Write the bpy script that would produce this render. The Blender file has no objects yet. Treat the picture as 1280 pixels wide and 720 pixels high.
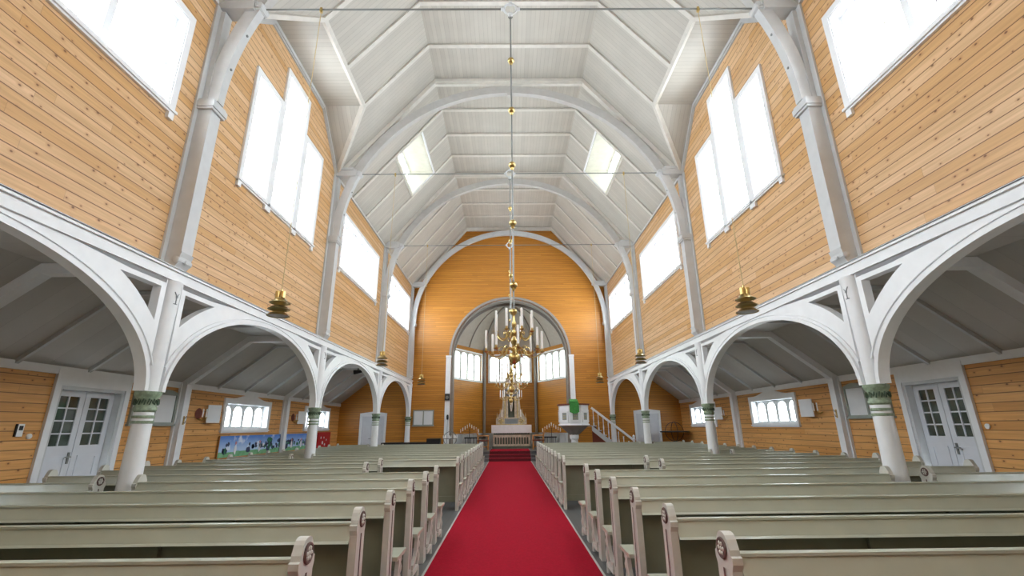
import bpy, bmesh, math, random
from mathutils import Vector, Matrix
from mathutils.geometry import tessellate_polygon
random.seed(7)
PI = math.pi
C = bpy.context.scene.collection
S = bpy.context.scene

# ------------------------------------------------------------------ camera, sky, exposure
cam_d = bpy.data.cameras.new('camera')
cam_d.sensor_width = 36.0
cam_d.lens = 571.34 * 36.0 / 1280.0
cam_d.clip_start = 0.05
cam = bpy.data.objects.new('camera', cam_d)
C.objects.link(cam)
CAM_X = -0.08
P_, Y_, R_ = 0.2940, 0.0094, -0.0105
fwd = Vector((math.sin(Y_) * math.cos(P_), math.cos(Y_) * math.cos(P_), math.sin(P_)))
rt = Vector((math.cos(Y_), -math.sin(Y_), 0))
up = rt.cross(fwd)
r2 = rt * math.cos(R_) + up * math.sin(R_)
u2 = -rt * math.sin(R_) + up * math.cos(R_)
m = Matrix((r2, u2, -fwd)).transposed().to_4x4()
m.translation = Vector((CAM_X, 0, 1.5))
cam.matrix_world = m
S.camera = cam
S.view_settings.view_transform = 'Standard'
S.view_settings.look = 'None'
S.view_settings.gamma = 1.0
S.view_settings.use_curve_mapping = False
S.view_settings.exposure = 0.95
SKY = 12.0

w = bpy.data.worlds.new('overcast_sky')
S.world = w
w.use_nodes = True
bg = w.node_tree.nodes['Background']
bg.inputs[0].default_value = (0.86, 0.94, 1.0, 1)
bg.inputs[1].default_value = SKY
S.cycles.max_bounces = 10
S.cycles.diffuse_bounces = 6
S.cycles.transparent_max_bounces = 12
S.cycles.sample_clamp_indirect = 20.0


def portal(loc, rot, sx, sy):
    d = bpy.data.lights.new('window_daylight', 'AREA')
    d.shape = 'RECTANGLE'
    d.size, d.size_y = sx, sy
    d.cycles.is_portal = True
    o = bpy.data.objects.new('window_daylight', d)
    o.location = loc
    o.rotation_euler = rot
    C.objects.link(o)
    return o


# ------------------------------------------------------------------ materials
def srgb(r, g, b):
    f = lambda c: (c / 255 / 12.92) if c / 255 <= 0.04045 else ((c / 255 + 0.055) / 1.055) ** 2.4
    return (f(r), f(g), f(b), 1)


class NT:
    def __init__(s, name):
        s.m = bpy.data.materials.new(name)
        s.m.use_nodes = True
        s.t = s.m.node_tree
        s.b = s.t.nodes['Principled BSDF']
        s.out = s.t.nodes['Material Output']

    def n(s, typ, **kw):
        x = s.t.nodes.new(typ)
        for k, v in kw.items():
            setattr(x, k, v)
        return x

    def l(s, a, b):
        s.t.links.new(a, b)

    def put(s, sock, v):
        if hasattr(v, 'links'):
            s.l(v, sock)
        else:
            sock.default_value = v

    def math(s, op, a, b=0.0, clamp=False):
        x = s.n('ShaderNodeMath', operation=op)
        x.use_clamp = clamp
        s.put(x.inputs[0], a)
        s.put(x.inputs[1], b)
        return x.outputs[0]

    def mix(s, f, a, b, mode='MIX'):
        x = s.n('ShaderNodeMix', data_type='RGBA', blend_type=mode)
        s.put(x.inputs[0], f)
        s.put(x.inputs[6], a)
        s.put(x.inputs[7], b)
        return x.outputs[2]

    def comb(s, x, y, z=0.0):
        c = s.n('ShaderNodeCombineXYZ')
        s.put(c.inputs[0], x)
        s.put(c.inputs[1], y)
        s.put(c.inputs[2], z)
        return c.outputs[0]

    def xyz(s):
        tc = s.n('ShaderNodeTexCoord')
        sp = s.n('ShaderNodeSeparateXYZ')
        s.l(tc.outputs['Object'], sp.inputs[0])
        return tc.outputs['Object'], sp.outputs

    def noise(s, vec, scale, detail=3.0, rough=0.5):
        x = s.n('ShaderNodeTexNoise')
        s.put(x.inputs['Vector'], vec)
        x.inputs['Scale'].default_value = scale
        x.inputs['Detail'].default_value = detail
        x.inputs['Roughness'].default_value = rough
        return x.outputs[0]

    def rng(s, v, a, b, c, d):
        x = s.n('ShaderNodeMapRange')
        x.clamp = True
        s.put(x.inputs[0], v)
        for i, q in enumerate((a, b, c, d)):
            x.inputs[i + 1].default_value = q
        return x.outputs[0]

    def bump(s, h, strength=0.3, dist=0.02):
        x = s.n('ShaderNodeBump')
        x.inputs['Strength'].default_value = strength
        x.inputs['Distance'].default_value = dist
        s.put(x.inputs['Height'], h)
        s.l(x.outputs[0], s.b.inputs['Normal'])


def simple(name, col, rough=0.5, metal=0.0, var=0.06, scale=6.0, bump=0.0, spec=0.5, coat=0.0):
    k = NT(name)
    o, _ = k.xyz()
    nz = k.noise(o, scale, 4.0)
    f = k.rng(nz, 0.3, 0.7, 1 - var, 1 + var)
    c = k.mix(1.0, col, (1, 1, 1, 1), 'MULTIPLY')
    mul = k.n('ShaderNodeVectorMath', operation='SCALE')
    k.l(c, mul.inputs[0])
    k.l(f, mul.inputs[3])
    k.l(mul.outputs[0], k.b.inputs['Base Color'])
    k.b.inputs['Roughness'].default_value = rough
    k.b.inputs['Metallic'].default_value = metal
    k.b.inputs['Specular IOR Level'].default_value = spec
    k.b.inputs['Coat Weight'].default_value = coat
    if bump:
        k.bump(k.noise(o, scale * 6, 3.0), bump, 0.005)
    return k.m


def pine(name, pitch, ca, cb, knots=True, groove=(0.15, 0.065, 0.02, 1), gw=0.085, rough=0.42):
    k = NT(name)
    o, q = k.xyz()
    along = k.math('ADD', q[0], q[1])
    zz = k.math('DIVIDE', q[2], pitch)
    row = k.math('FLOOR', zz)
    fr = k.math('FRACT', zz)
    wn0 = k.n('ShaderNodeTexWhiteNoise', noise_dimensions='1D')
    k.l(row, wn0.inputs['W'])
    sh = k.math('MULTIPLY', wn0.outputs[0], 9.0)
    seg = k.math('FLOOR', k.math('DIVIDE', k.math('ADD', along, sh), 3.9))
    wn = k.n('ShaderNodeTexWhiteNoise', noise_dimensions='2D')
    k.l(k.comb(row, seg), wn.inputs['Vector'])
    rnd = wn.outputs[0]
    col = k.mix(rnd, ca, cb)
    gv = k.comb(k.math('ADD', k.math('MULTIPLY', along, 1.2), k.math('MULTIPLY', rnd, 40.0)),
                k.math('MULTIPLY', q[2], 26.0), k.math('MULTIPLY', rnd, 13.0))
    g = k.noise(gv, 1.0, 5.0, 0.6)
    col = k.mix(k.rng(g, 0.35, 0.75, 0.0, 0.6), col, tuple(c * 0.62 for c in cb[:3]) + (1,))
    if knots:
        v = k.n('ShaderNodeTexVoronoi', voronoi_dimensions='2D')
        v.inputs['Scale'].default_value = 1.0
        k.l(k.comb(k.math('ADD', k.math('MULTIPLY', along, 0.72 / pitch), k.math('MULTIPLY', rnd, 31.0)), zz), v.inputs['Vector'])
        sc = k.n('ShaderNodeSeparateColor')
        k.l(v.outputs['Color'], sc.inputs[0])
        pick = k.math('GREATER_THAN', sc.outputs[0], 0.58)
        size = k.rng(sc.outputs[1], 0.0, 1.0, 0.4, 1.1)
        d = k.math('DIVIDE', v.outputs['Distance'], size)
        kf = k.math('MULTIPLY', k.rng(d, 0.05, 0.12, 0.8, 0.0), pick)
        halo = k.math('MULTIPLY', k.rng(d, 0.06, 0.3, 0.35, 0.0), pick)
        col = k.mix(halo, col, (0.36, 0.13, 0.03, 1))
        col = k.mix(kf, col, (0.11, 0.035, 0.012, 1))
    gf = k.math('LESS_THAN', fr, gw)
    butt = k.math('LESS_THAN', k.math('FRACT', k.math('DIVIDE', k.math('ADD', along, sh), 3.9)), 0.0012)
    gf = k.math('MAXIMUM', gf, k.math('MULTIPLY', butt, 0.35))
    col = k.mix(k.math('MULTIPLY', gf, 0.9), col, groove)
    k.l(col, k.b.inputs['Base Color'])
    k.b.inputs['Roughness'].default_value = rough
    k.bump(k.math('SUBTRACT', 1.0, gf), 0.5, 0.012)
    return k.m


def boards(name, axis, pitch, col, gcol, gw=0.07, rough=0.5, var=0.05, gamt=0.8):
    k = NT(name)
    o, q = k.xyz()
    zz = k.math('DIVIDE', q[axis], pitch)
    row = k.math('FLOOR', zz)
    fr = k.math('FRACT', zz)
    wn = k.n('ShaderNodeTexWhiteNoise', noise_dimensions='1D')
    k.l(row, wn.inputs['W'])
    f = k.rng(wn.outputs[0], 0, 1, 1 - var, 1 + var)
    gf = k.math('LESS_THAN', fr, gw)
    c = k.mix(k.math('MULTIPLY', gf, gamt), col, gcol)
    st = k.noise(o, 1.7, 4.0)
    f = k.math('MULTIPLY', f, k.rng(st, 0.3, 0.7, 0.95, 1.04))
    mul = k.n('ShaderNodeVectorMath', operation='SCALE')
    k.l(c, mul.inputs[0])
    k.l(f, mul.inputs[3])
    k.l(mul.outputs[0], k.b.inputs['Base Color'])
    k.b.inputs['Roughness'].default_value = rough
    k.bump(k.math('SUBTRACT', 1.0, gf), 0.4, 0.01)
    return k.m


def pane_mat(name, tint, gloss):
    k = NT(name)
    tr = k.n('ShaderNodeBsdfTransparent')
    tr.inputs[0].default_value = tint
    gl = k.n('ShaderNodeBsdfGlossy')
    gl.inputs['Roughness'].default_value = 0.05
    mx = k.n('ShaderNodeMixShader')
    mx.inputs[0].default_value = gloss
    k.l(tr.outputs[0], mx.inputs[1])
    k.l(gl.outputs[0], mx.inputs[2])
    k.l(mx.outputs[0], k.out.inputs[0])
    return k.m


M = {}
M['pine'] = pine('pine_boards', 0.135, (0.77, 0.52, 0.30, 1), (0.63, 0.35, 0.13, 1))
M['pine_end'] = pine('pine_end_boards', 0.105, (0.63, 0.265, 0.035, 1), (0.52, 0.205, 0.022, 1), knots=False, gw=0.09)
M['pine_low'] = pine('pine_aisle_boards', 0.15, (0.80, 0.42, 0.145, 1), (0.66, 0.31, 0.08, 1))
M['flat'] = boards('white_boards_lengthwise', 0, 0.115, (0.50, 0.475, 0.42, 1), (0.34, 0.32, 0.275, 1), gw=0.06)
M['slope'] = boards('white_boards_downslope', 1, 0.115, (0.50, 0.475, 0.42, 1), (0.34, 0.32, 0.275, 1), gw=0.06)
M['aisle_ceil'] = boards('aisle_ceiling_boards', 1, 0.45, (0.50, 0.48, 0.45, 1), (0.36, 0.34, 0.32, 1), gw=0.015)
M['rib'] = simple('ceiling_rib_paint', (0.64, 0.615, 0.56, 1), 0.5)
M['white'] = simple('white_gloss_paint', (0.80, 0.815, 0.83, 1), 0.35, var=0.03)
M['grey'] = simple('pale_grey_paint', (0.56, 0.575, 0.58, 1), 0.42, var=0.04)
M['arch'] = simple('arch_grey_paint', (0.47, 0.46, 0.44, 1), 0.45, var=0.06)
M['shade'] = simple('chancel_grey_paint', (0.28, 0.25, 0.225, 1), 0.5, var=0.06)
M['dome'] = simple('apse_plaster', (0.40, 0.345, 0.295, 1), 0.6, var=0.05)
M['pew'] = simple('pew_green_grey_paint', (0.50, 0.52, 0.42, 1), 0.27, var=0.05, scale=4, coat=0.15)
M['pew_end'] = simple('pew_end_paint', (0.56, 0.55, 0.49, 1), 0.4, var=0.06, scale=12)
M['pew_shade'] = simple('pew_paint_shaded', (0.21, 0.215, 0.15, 1), 0.45, var=0.06)  # same paint as the pews, darkened: recess shade put into the colour
M['rose'] = simple('rosette_dark_paint', (0.12, 0.07, 0.06, 1), 0.5, var=0.3, scale=60)
M['floor'] = boards('dark_grey_floorboards', 0, 0.14, (0.105, 0.105, 0.105, 1), (0.04, 0.04, 0.04, 1), gw=0.04, rough=0.4)
M['carpet'] = simple('red_carpet', (0.33, 0.005, 0.02, 1), 0.95, var=0.14, scale=40, bump=0.6, spec=0.1)
M['brass'] = simple('polished_brass', (0.58, 0.43, 0.17, 1), 0.28, metal=1.0, var=0.1, scale=12)
M['lampbrass'] = simple('aged_lamp_brass', (0.46, 0.36, 0.17, 1), 0.32, metal=1.0, var=0.1)
M['cord'] = simple('pale_gold_cord', (0.52, 0.40, 0.20, 1), 0.6)
M['iron'] = simple('grey_iron', (0.22, 0.23, 0.22, 1), 0.45, metal=0.5)
M['black'] = simple('black_metal', (0.015, 0.015, 0.016, 1), 0.45)
M['candle'] = simple('white_candle_wax', (0.93, 0.92, 0.90, 1), 0.4, var=0.02)
M['green'] = simple('capital_green_paint', (0.25, 0.32, 0.22, 1), 0.5, var=0.25, scale=25)
M['greendark'] = simple('capital_recess_green', (0.06, 0.10, 0.06, 1), 0.6, var=0.3, scale=25)
M['mark'] = simple('carved_mark_grey', (0.25, 0.27, 0.28, 1), 0.6)
M['cloth'] = simple('white_linen', (0.82, 0.80, 0.80, 1), 0.9, var=0.04)
M['gcloth'] = simple('green_velvet', (0.05, 0.26, 0.05, 1), 0.8, var=0.3, scale=14)
M['chairwood'] = simple('golden_oak', (0.50, 0.22, 0.06, 1), 0.4, var=0.2, scale=8)
M['gold'] = simple('gilded_carving', (0.60, 0.46, 0.22, 1), 0.45, var=0.3, scale=10, metal=0.2)
M['stone'] = simple('altarpiece_paint', (0.54, 0.45, 0.34, 1), 0.5, var=0.2, scale=9)
M['crossgreen'] = simple('dark_green_cross', (0.10, 0.12, 0.09, 1), 0.5)
M['slategrey'] = simple('blue_grey_paint', (0.22, 0.24, 0.25, 1), 0.5)
M['skin'] = simple('pale_carving', (0.62, 0.56, 0.50, 1), 0.6)
M['paper'] = simple('white_paper', (0.78, 0.79, 0.80, 1), 0.7, var=0.02)
M['boardframe'] = simple('green_grey_frame', (0.30, 0.33, 0.29, 1), 0.5)
M['pane'] = pane_mat('window_pane', (0.95, 0.96, 0.97, 1), 0.04)
M['aisle_pane'] = pane_mat('aisle_frosted_pane', (0.75, 0.76, 0.76, 1), 0.04)
M['apse_pane'] = pane_mat('apse_tinted_pane', (0.52, 0.55, 0.52, 1), 0.04)
M['sky_pane'] = pane_mat('skylight_pane', (0.48, 0.48, 0.46, 1), 0.04)
M['lining'] = simple('cream_lining_paint', (0.74, 0.73, 0.64, 1), 0.6)
M['doorglass'] = simple('door_glass', (0.055, 0.075, 0.06, 1), 0.04, var=0.5, scale=3, spec=0.9)
M['leaf'] = simple('door_paint', (0.66, 0.68, 0.72, 1), 0.38, var=0.03)
M['redboard'] = simple('red_board', (0.42, 0.008, 0.012, 1), 0.6)
M['paintsky'] = None
M['redwood'] = simple('dark_red_wood', (0.16, 0.03, 0.015, 1), 0.5)
M['socket'] = simple('white_plastic', (0.8, 0.8, 0.78, 1), 0.4)


# ------------------------------------------------------------------ mesh helpers
class MB:
    def __init__(s):
        s.bm = bmesh.new()
        s.mi = 0

    def face(s, vs):
        try:
            f = s.bm.faces.new(vs)
            f.material_index = s.mi
            return f
        except ValueError:
            return None

    def box(s, x0, x1, y0, y1, z0, z1):
        x0, x1 = min(x0, x1), max(x0, x1)
        y0, y1 = min(y0, y1), max(y0, y1)
        z0, z1 = min(z0, z1), max(z0, z1)
        v = [s.bm.verts.new(p) for p in ((x0, y0, z0), (x1, y0, z0), (x1, y1, z0), (x0, y1, z0),
                                         (x0, y0, z1), (x1, y0, z1), (x1, y1, z1), (x0, y1, z1))]
        for q in ((0, 3, 2, 1), (4, 5, 6, 7), (0, 1, 5, 4), (1, 2, 6, 5), (2, 3, 7, 6), (3, 0, 4, 7)):
            s.face([v[i] for i in q])
        return s

    def plate(s, outer, holes, fn, w0, w1):
        loops = [outer] + list(holes)
        flat = [p for l in loops for p in l]
        tris = tessellate_polygon([[Vector((p[0], p[1], 0)) for p in l] for l in loops])
        a = [s.bm.verts.new(fn(p[0], p[1], w0)) for p in flat]
        b = [s.bm.verts.new(fn(p[0], p[1], w1)) for p in flat]
        for t in tris:
            s.face([a[i] for i in t])
            s.face([b[i] for i in reversed(t)])
        k = 0
        for l in loops:
            n = len(l)
            for i in range(n):
                j = (i + 1) % n
                s.face([a[k + i], a[k + j], b[k + j], b[k + i]])
            k += n
        return s

    def lathe(s, prof, cx=0, cy=0, cz=0, seg=20, axis='Z'):
        rings = []
        for r, z in prof:
            ring = []
            for i in range(seg):
                t = 2 * PI * i / seg
                a, b = r * math.cos(t), r * math.sin(t)
                p = (cx + a, cy + b, cz + z) if axis == 'Z' else ((cx + z, cy + a, cz + b) if axis == 'X' else (cx + a, cy + z, cz + b))
                ring.append(s.bm.verts.new(p))
            rings.append(ring)
        for q in range(len(rings) - 1):
            for i in range(seg):
                j = (i + 1) % seg
                s.face([rings[q][i], rings[q][j], rings[q + 1][j], rings[q + 1][i]])
        s.face(rings[0][::-1])
        s.face(rings[-1])
        return s

    def ball(s, c, r, seg=12, rings=8, sz=1.0):
        pr = [(max(1e-4, r * math.sin(PI * i / rings)), -r * sz * math.cos(PI * i / rings)) for i in range(rings + 1)]
        return s.lathe(pr, c[0], c[1], c[2], seg)

    def torus(s, c, R, r, axis='Y', seg=28, sub=8):
        g = []
        for i in range(seg):
            t = 2 * PI * i / seg
            row = []
            for j in range(sub):
                p = 2 * PI * j / sub
                a = (R + r * math.cos(p)) * math.cos(t)
                b = (R + r * math.cos(p)) * math.sin(t)
                d = r * math.sin(p)
                q = {'Y': (a, d, b), 'Z': (a, b, d), 'X': (d, a, b)}[axis]
                row.append(s.bm.verts.new((c[0] + q[0], c[1] + q[1], c[2] + q[2])))
            g.append(row)
        for i in range(seg):
            for j in range(sub):
                s.face([g[i][j], g[(i + 1) % seg][j], g[(i + 1) % seg][(j + 1) % sub], g[i][(j + 1) % sub]])
        return s

    def tube(s, pts, r, seg=8):
        pts = [Vector(p) for p in pts]
        rad = r if isinstance(r, (list, tuple)) else [r] * len(pts)
        rings = []
        ref = None
        for i, p in enumerate(pts):
            t = (pts[min(i + 1, len(pts) - 1)] - pts[max(i - 1, 0)]).normalized()
            if ref is None:
                ref = t.orthogonal().normalized()
            else:
                ref = (ref - t * ref.dot(t)).normalized()
            o = t.cross(ref)
            rings.append([s.bm.verts.new(p + (ref * math.cos(2 * PI * j / seg) + o * math.sin(2 * PI * j / seg)) * rad[i]) for j in range(seg)])
        for q in range(len(rings) - 1):
            for i in range(seg):
                j = (i + 1) % seg
                s.face([rings[q][i], rings[q][j], rings[q + 1][j], rings[q + 1][i]])
        s.face(rings[0][::-1])
        s.face(rings[-1])
        return s

    def sweep(s, pts, side, w, h):
        """rectangular section; side = constant direction of the width w; h across it"""
        pts = [Vector(p) for p in pts]
        side = Vector(side).normalized()
        rings = []
        for i, p in enumerate(pts):
            t = (pts[min(i + 1, len(pts) - 1)] - pts[max(i - 1, 0)]).normalized()
            n = t.cross(side).normalized()
            rings.append([s.bm.verts.new(p + side * (a * w / 2) + n * (b * h / 2)) for a, b in ((-1, -1), (1, -1), (1, 1), (-1, 1))])
        for q in range(len(rings) - 1):
            for i in range(4):
                j = (i + 1) % 4
                s.face([rings[q][i], rings[q][j], rings[q + 1][j], rings[q + 1][i]])
        s.face(rings[0][::-1])
        s.face(rings[-1])
        return s

    def data(s, name, mats, smooth=False):
        bmesh.ops.recalc_face_normals(s.bm, faces=s.bm.faces)
        me = bpy.data.meshes.new(name)
        s.bm.to_mesh(me)
        s.bm.free()
        for k in (mats if isinstance(mats, (list, tuple)) else [mats]):
            me.materials.append(k)
        if smooth:
            for p in me.polygons:
                p.use_smooth = True
            try:
                me.set_sharp_from_angle(angle=math.radians(40))
            except Exception:
                pass
        return me

    def obj(s, name, mats, parent=None, smooth=False):
        return link(name, s.data(name, mats, smooth), parent)


def link(name, me, parent=None, loc=None, rotz=0.0):
    o = bpy.data.objects.new(name, me)
    C.objects.link(o)
    if parent is not None:
        o.parent = parent
    if loc is not None:
        o.location = loc
    if rotz:
        o.rotation_euler = (0, 0, rotz)
    return o


def tag(o, label=None, cat=None, group=None, kind=None):
    if label:
        o['label'] = label
    if cat:
        o['category'] = cat
    if group:
        o['group'] = group
    if kind:
        o['kind'] = kind
    return o


def thing(name, label, cat, loc=(0, 0, 0), rotz=0, group=None):
    o = bpy.data.objects.new(name, None)
    o.empty_display_size = 0.1
    C.objects.link(o)
    o.location = loc
    o.rotation_euler = (0, 0, rotz)
    return tag(o, label, cat, group)


def dup(root, loc, label, rotz=None):
    r = root.copy()
    C.objects.link(r)
    r.location = loc
    if rotz is not None:
        r.rotation_euler = (0, 0, rotz)
    r['label'] = label
    for ch in list(root.children):
        c = ch.copy()
        C.objects.link(c)
        c.parent = r
        for g in list(ch.children):
            d = g.copy()
            C.objects.link(d)
            d.parent = c
    return r


def struct(o, label, cat=None):
    return tag(o, label, cat, None, 'structure')


SIDE = {-1: 'left', 1: 'right'}
ORD = ['first', 'second', 'third', 'fourth', 'fifth', 'sixth', 'seventh', 'eighth', 'ninth', 'tenth', 'eleventh', 'twelfth',
       'thirteenth', 'fourteenth', 'fifteenth', 'sixteenth', 'seventeenth', 'eighteenth', 'nineteenth', 'twentieth', 'twenty-first', 'twenty-second']

# ------------------------------------------------------------------ dimensions
W = 4.95          # nave wall face
OW = 8.15         # aisle wall face
YB, YE = -4.6, 22.6
ZA, ZE, ZT = 3.66, 8.4, 11.7   # arcade top, eaves, flat ceiling
XT = 2.25
TR = [6.2, 11.6, 17.0, 22.3]
K = (ZT - ZE) / (W - XT)
slope_z = lambda x: ZE + (W - abs(x)) * K
DZ = 9.7
XD = W - (DZ - ZE) / K        # where the cross vault meets the slope
DY0, DY1 = 7.55, 10.25

# ------------------------------------------------------------------ floor, ceilings
struct(MB().box(-OW, OW, YB, YE, -0.2, 0).obj('floor', M['floor']), 'dark grey painted floor under the pews', 'floor')
flo = MB().box(-2.0, 2.0, 21.75, 22.1, 0, 0.13).box(-2.0, 2.0, 22.1, 22.45, 0, 0.26).box(-3.1, 3.1, 22.45, 27.2, 0, 0.40)
struct(flo.obj('floor_chancel', M['floor']), 'raised chancel floor with steps up from the carpet', 'floor')

mb = MB()
mb.box(-XT, XT, YB, YE + 0.1, ZT, ZT + 0.12)
struct(mb.obj('ceiling', M['flat']), 'flat white boarded middle of the high nave ceiling', 'ceiling')
SL = math.hypot(W - XT, ZT - ZE)
for s in (-1, 1):
    def fn(u, v, t, s=s):
        x = W - v * (W - XT) / SL
        z = ZE + v * (ZT - ZE) / SL
        n = Vector((ZT - ZE, 0, W - XT)).normalized()
        return (s * (x + n.x * t), u, z + n.z * t)
    vd = (DZ - ZE) / (ZT - ZE) * SL
    outer = [(YB, 0), (6.2, 0), (DY0, vd), (DY1, vd), (11.6, 0), (YE + 0.1, 0), (YE + 0.1, SL), (YB, SL)]
    sky = [(13.05, 2.0), (15.55, 2.0), (15.55, 3.2), (13.05, 3.2)]
    mb = MB().plate(outer, [sky], fn, 0, 0.1)
    struct(mb.obj('ceiling_' + SIDE[s], M['slope']), 'sloping white boarded ceiling on the %s of the nave' % SIDE[s], 'ceiling')
    # cross vault over the tall three-light window
    mb = MB()
    E2 = 0.25
    mb.mi = 1
    mb.plate([(DY0, XD - 0.02), (DY1, XD - 0.02), (DY1, W + E2), (DY0, W + E2)], [], lambda u, v, t, s=s: (s * v, u, DZ + t), 0, 0.1)
    mb.mi = 0
    for ya, yb in ((6.2, DY0), (11.6, DY1)):
        q = [(s * W, ya, ZE), (s * (W + E2), ya, ZE), (s * (W + E2), yb, DZ), (s * (XD - 0.01), yb, DZ)]
        a = [mb.bm.verts.new(p) for p in q]
        b = [mb.bm.verts.new((p[0], p[1] + (0.08 if yb < ya else -0.08), p[2] + 0.08)) for p in q]
        mb.face(a)
        mb.face(b[::-1])
        for i in range(4):
            mb.face([a[i], a[(i + 1) % 4], b[(i + 1) % 4], b[i]])
    struct(mb.obj('ceiling_gable_' + SIDE[s], [M['flat'], M['slope']]), 'white boarded cross vault over the %s three-light window' % SIDE[s], 'ceiling')
    # skylight shaft and pane
    sk = thing('window_skylight', 'skylight in the %s slope of the ceiling' % SIDE[s], 'skylight')
    tag(sk, kind='structure')
    xl, zl = W - 2.0 * (W - XT) / SL, ZE + 2.0 * (ZT - ZE) / SL
    xu, zu = W - 3.2 * (W - XT) / SL, ZE + 3.2 * (ZT - ZE) / SL
    xw = xl + 0.12
    zs = zl + 0.02
    MB().plate([(13.0, 1.94), (15.6, 1.94), (15.6, 3.26), (13.0, 3.26)], [sky], fn, -0.03, 0.02).obj('casing', M['white'], sk)
    bx = MB()
    bx.box(s * (xu - 0.05), s * (xw + 0.1), 13.0, 15.6, zu + 0.02, zu + 0.1)
    cheek = [(xl - 0.02, zl), (xw + 0.1, zl), (xw + 0.1, zu + 0.05), (xu - 0.04, zu + 0.05)]
    for ya, yb in ((12.97, 13.07), (15.53, 15.63)):
        bx.plate(cheek, [], lambda u, v, t, s=s: (s * u, t, v), ya, yb)
    bx.box(s * (xl - 0.03), s * (xw + 0.1), 13.0, 15.6, zl - 0.06, zs)
    bx.plate([(13.0, 1.9), (15.6, 1.9), (15.6, 2.02), (13.0, 2.02)], [], fn, 0.0, 0.12)
    bx.obj('lining', M['lining'], sk)
    fw = lambda u, v, t, s=s: (s * (xw + t), u, v)
    hol = [[(13.1 + 0.62 * i, zs + 0.05), (13.1 + 0.62 * i + 0.54, zs + 0.05), (13.1 + 0.62 * i + 0.54, zu - 0.04), (13.1 + 0.62 * i, zu - 0.04)] for i in range(4)]
    MB().plate([(13.05, zs), (15.55, zs), (15.55, zu + 0.02), (13.05, zu + 0.02)], hol, fw, 0.0, 0.05).obj('sash', M['white'], sk)
    MB().box(s * (xw + 0.02), s * (xw + 0.03), 13.05, 15.55, zs, zu).obj('pane', M['sky_pane'], sk)
    portal((s * (xw + 0.08), 14.3, (zs + zu) / 2), (0, s * PI / 2, 0), zu - zs, 2.5)
    # aisle ceiling
    mb = MB()
    mb.plate([(OW + 0.2, 2.46), (6.65, 3.78), (W + 0.1, 3.78), (W + 0.1, 3.9), (6.6, 3.9), (OW + 0.2, 2.6)], [], lambda u, v, t, s=s: (s * u, t, v), YB, YE)
    struct(mb.obj('ceiling_aisle_' + SIDE[s], M['aisle_ceil']), 'low sloping ceiling of the %s aisle' % SIDE[s], 'ceiling')


# ------------------------------------------------------------------ walls
def arch_pts(cx, cz, r, a0, a1, n):
    return [(cx + r * math.cos(a0 + (a1 - a0) * i / n), cz + r * math.sin(a0 + (a1 - a0) * i / n)) for i in range(n + 1)]


WIN = [(1.55, 5.65, 5.86, 7.62, 4), (7.32, 8.37, 5.78, 8.30, 1), (8.37, 9.53, 5.78, 9.22, 1), (9.53, 10.58, 5.78, 8.30, 1),
       (12.35, 16.2, 5.86, 7.68, 5), (17.65, 21.85, 5.86, 7.68, 5), (-3.9, 0.2, 5.86, 7.62, 4)]
AW = [(13.4, 16.0, 1.40, 2.34, 4), (18.75, 21.35, 1.40, 2.34, 4), (1.9, 4.5, 1.40, 2.34, 4)]
CAS = 0.11
DOORS = {-1: (8.42, 9.86), 1: (8.38, 9.66)}
DH = 2.29
for s in (-1, 1):
    f = lambda u, v, t, s=s: (s * (W + t), u, v)
    holes = [[(a + CAS, c + CAS), (b - CAS, c + CAS), (b - CAS, d - CAS), (a + CAS, d - CAS)] for a, b, c, d, _ in WIN]
    outer = [(YB, ZA), (YE, ZA), (YE, ZE), (11.6, ZE), (DY1, DZ), (DY0, DZ), (6.2, ZE), (YB, ZE)]
    struct(MB().plate(outer, holes, f, 0, 0.25).obj('wall_' + SIDE[s], M['pine']), 'knotty pine boarded upper nave wall on the %s' % SIDE[s], 'wall')
    f = lambda u, v, t, s=s: (s * (OW + t), u, v)
    holes = [[(a + CAS, c + CAS), (b - CAS, c + CAS), (b - CAS, d - CAS), (a + CAS, d - CAS)] for a, b, c, d, _ in AW]
    d0, d1 = DOORS[s]
    outer = [(YB, 0), (d0, 0), (d0, DH), (d1, DH), (d1, 0), (YE, 0), (YE, 2.66), (YB, 2.66)]
    struct(MB().plate(outer, holes, f, 0, 0.25).obj('wall_aisle_' + SIDE[s], M['pine_low']), 'knotty pine boarded outer wall of the %s aisle' % SIDE[s], 'wall')

CR, CZ = 2.9, 4.85
arc = arch_pts(0, CZ, CR, PI, 0, 40)
outer = [(-OW, 0), (-CR, 0)] + arc + [(CR, 0), (OW, 0), (OW, 2.64), (6.65, 3.8), (W + 0.05, 3.8), (W + 0.05, ZE), (XT, ZT + 0.05), (-XT, ZT + 0.05),
        (-W - 0.05, ZE), (-W - 0.05, 3.8), (-6.65, 3.8), (-OW, 2.64)]
fe = lambda u, v, t: (u, YE + t, v)
struct(MB().plate(outer, [], fe, 0, 0.2).obj('wall_end', M['pine_end']), 'orange pine boarded end wall around the chancel arch', 'wall')
outer = [(-OW - 0.2, 0), (OW + 0.2, 0), (OW + 0.2, 2.64), (6.65, 3.85), (W + 0.2, 3.85), (W + 0.2, ZE), (XT, ZT + 0.1), (-XT, ZT + 0.1), (-W - 0.2, ZE), (-W - 0.2, 3.85), (-6.65, 3.85), (-OW - 0.2, 2.64)]
struct(MB().plate(outer, [], lambda u, v, t: (u, YB - t, v), 0, 0.2).obj('wall_back', M['pine']), 'pine boarded entrance wall', 'wall')

# ------------------------------------------------------------------ windows
wn = [0]


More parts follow.
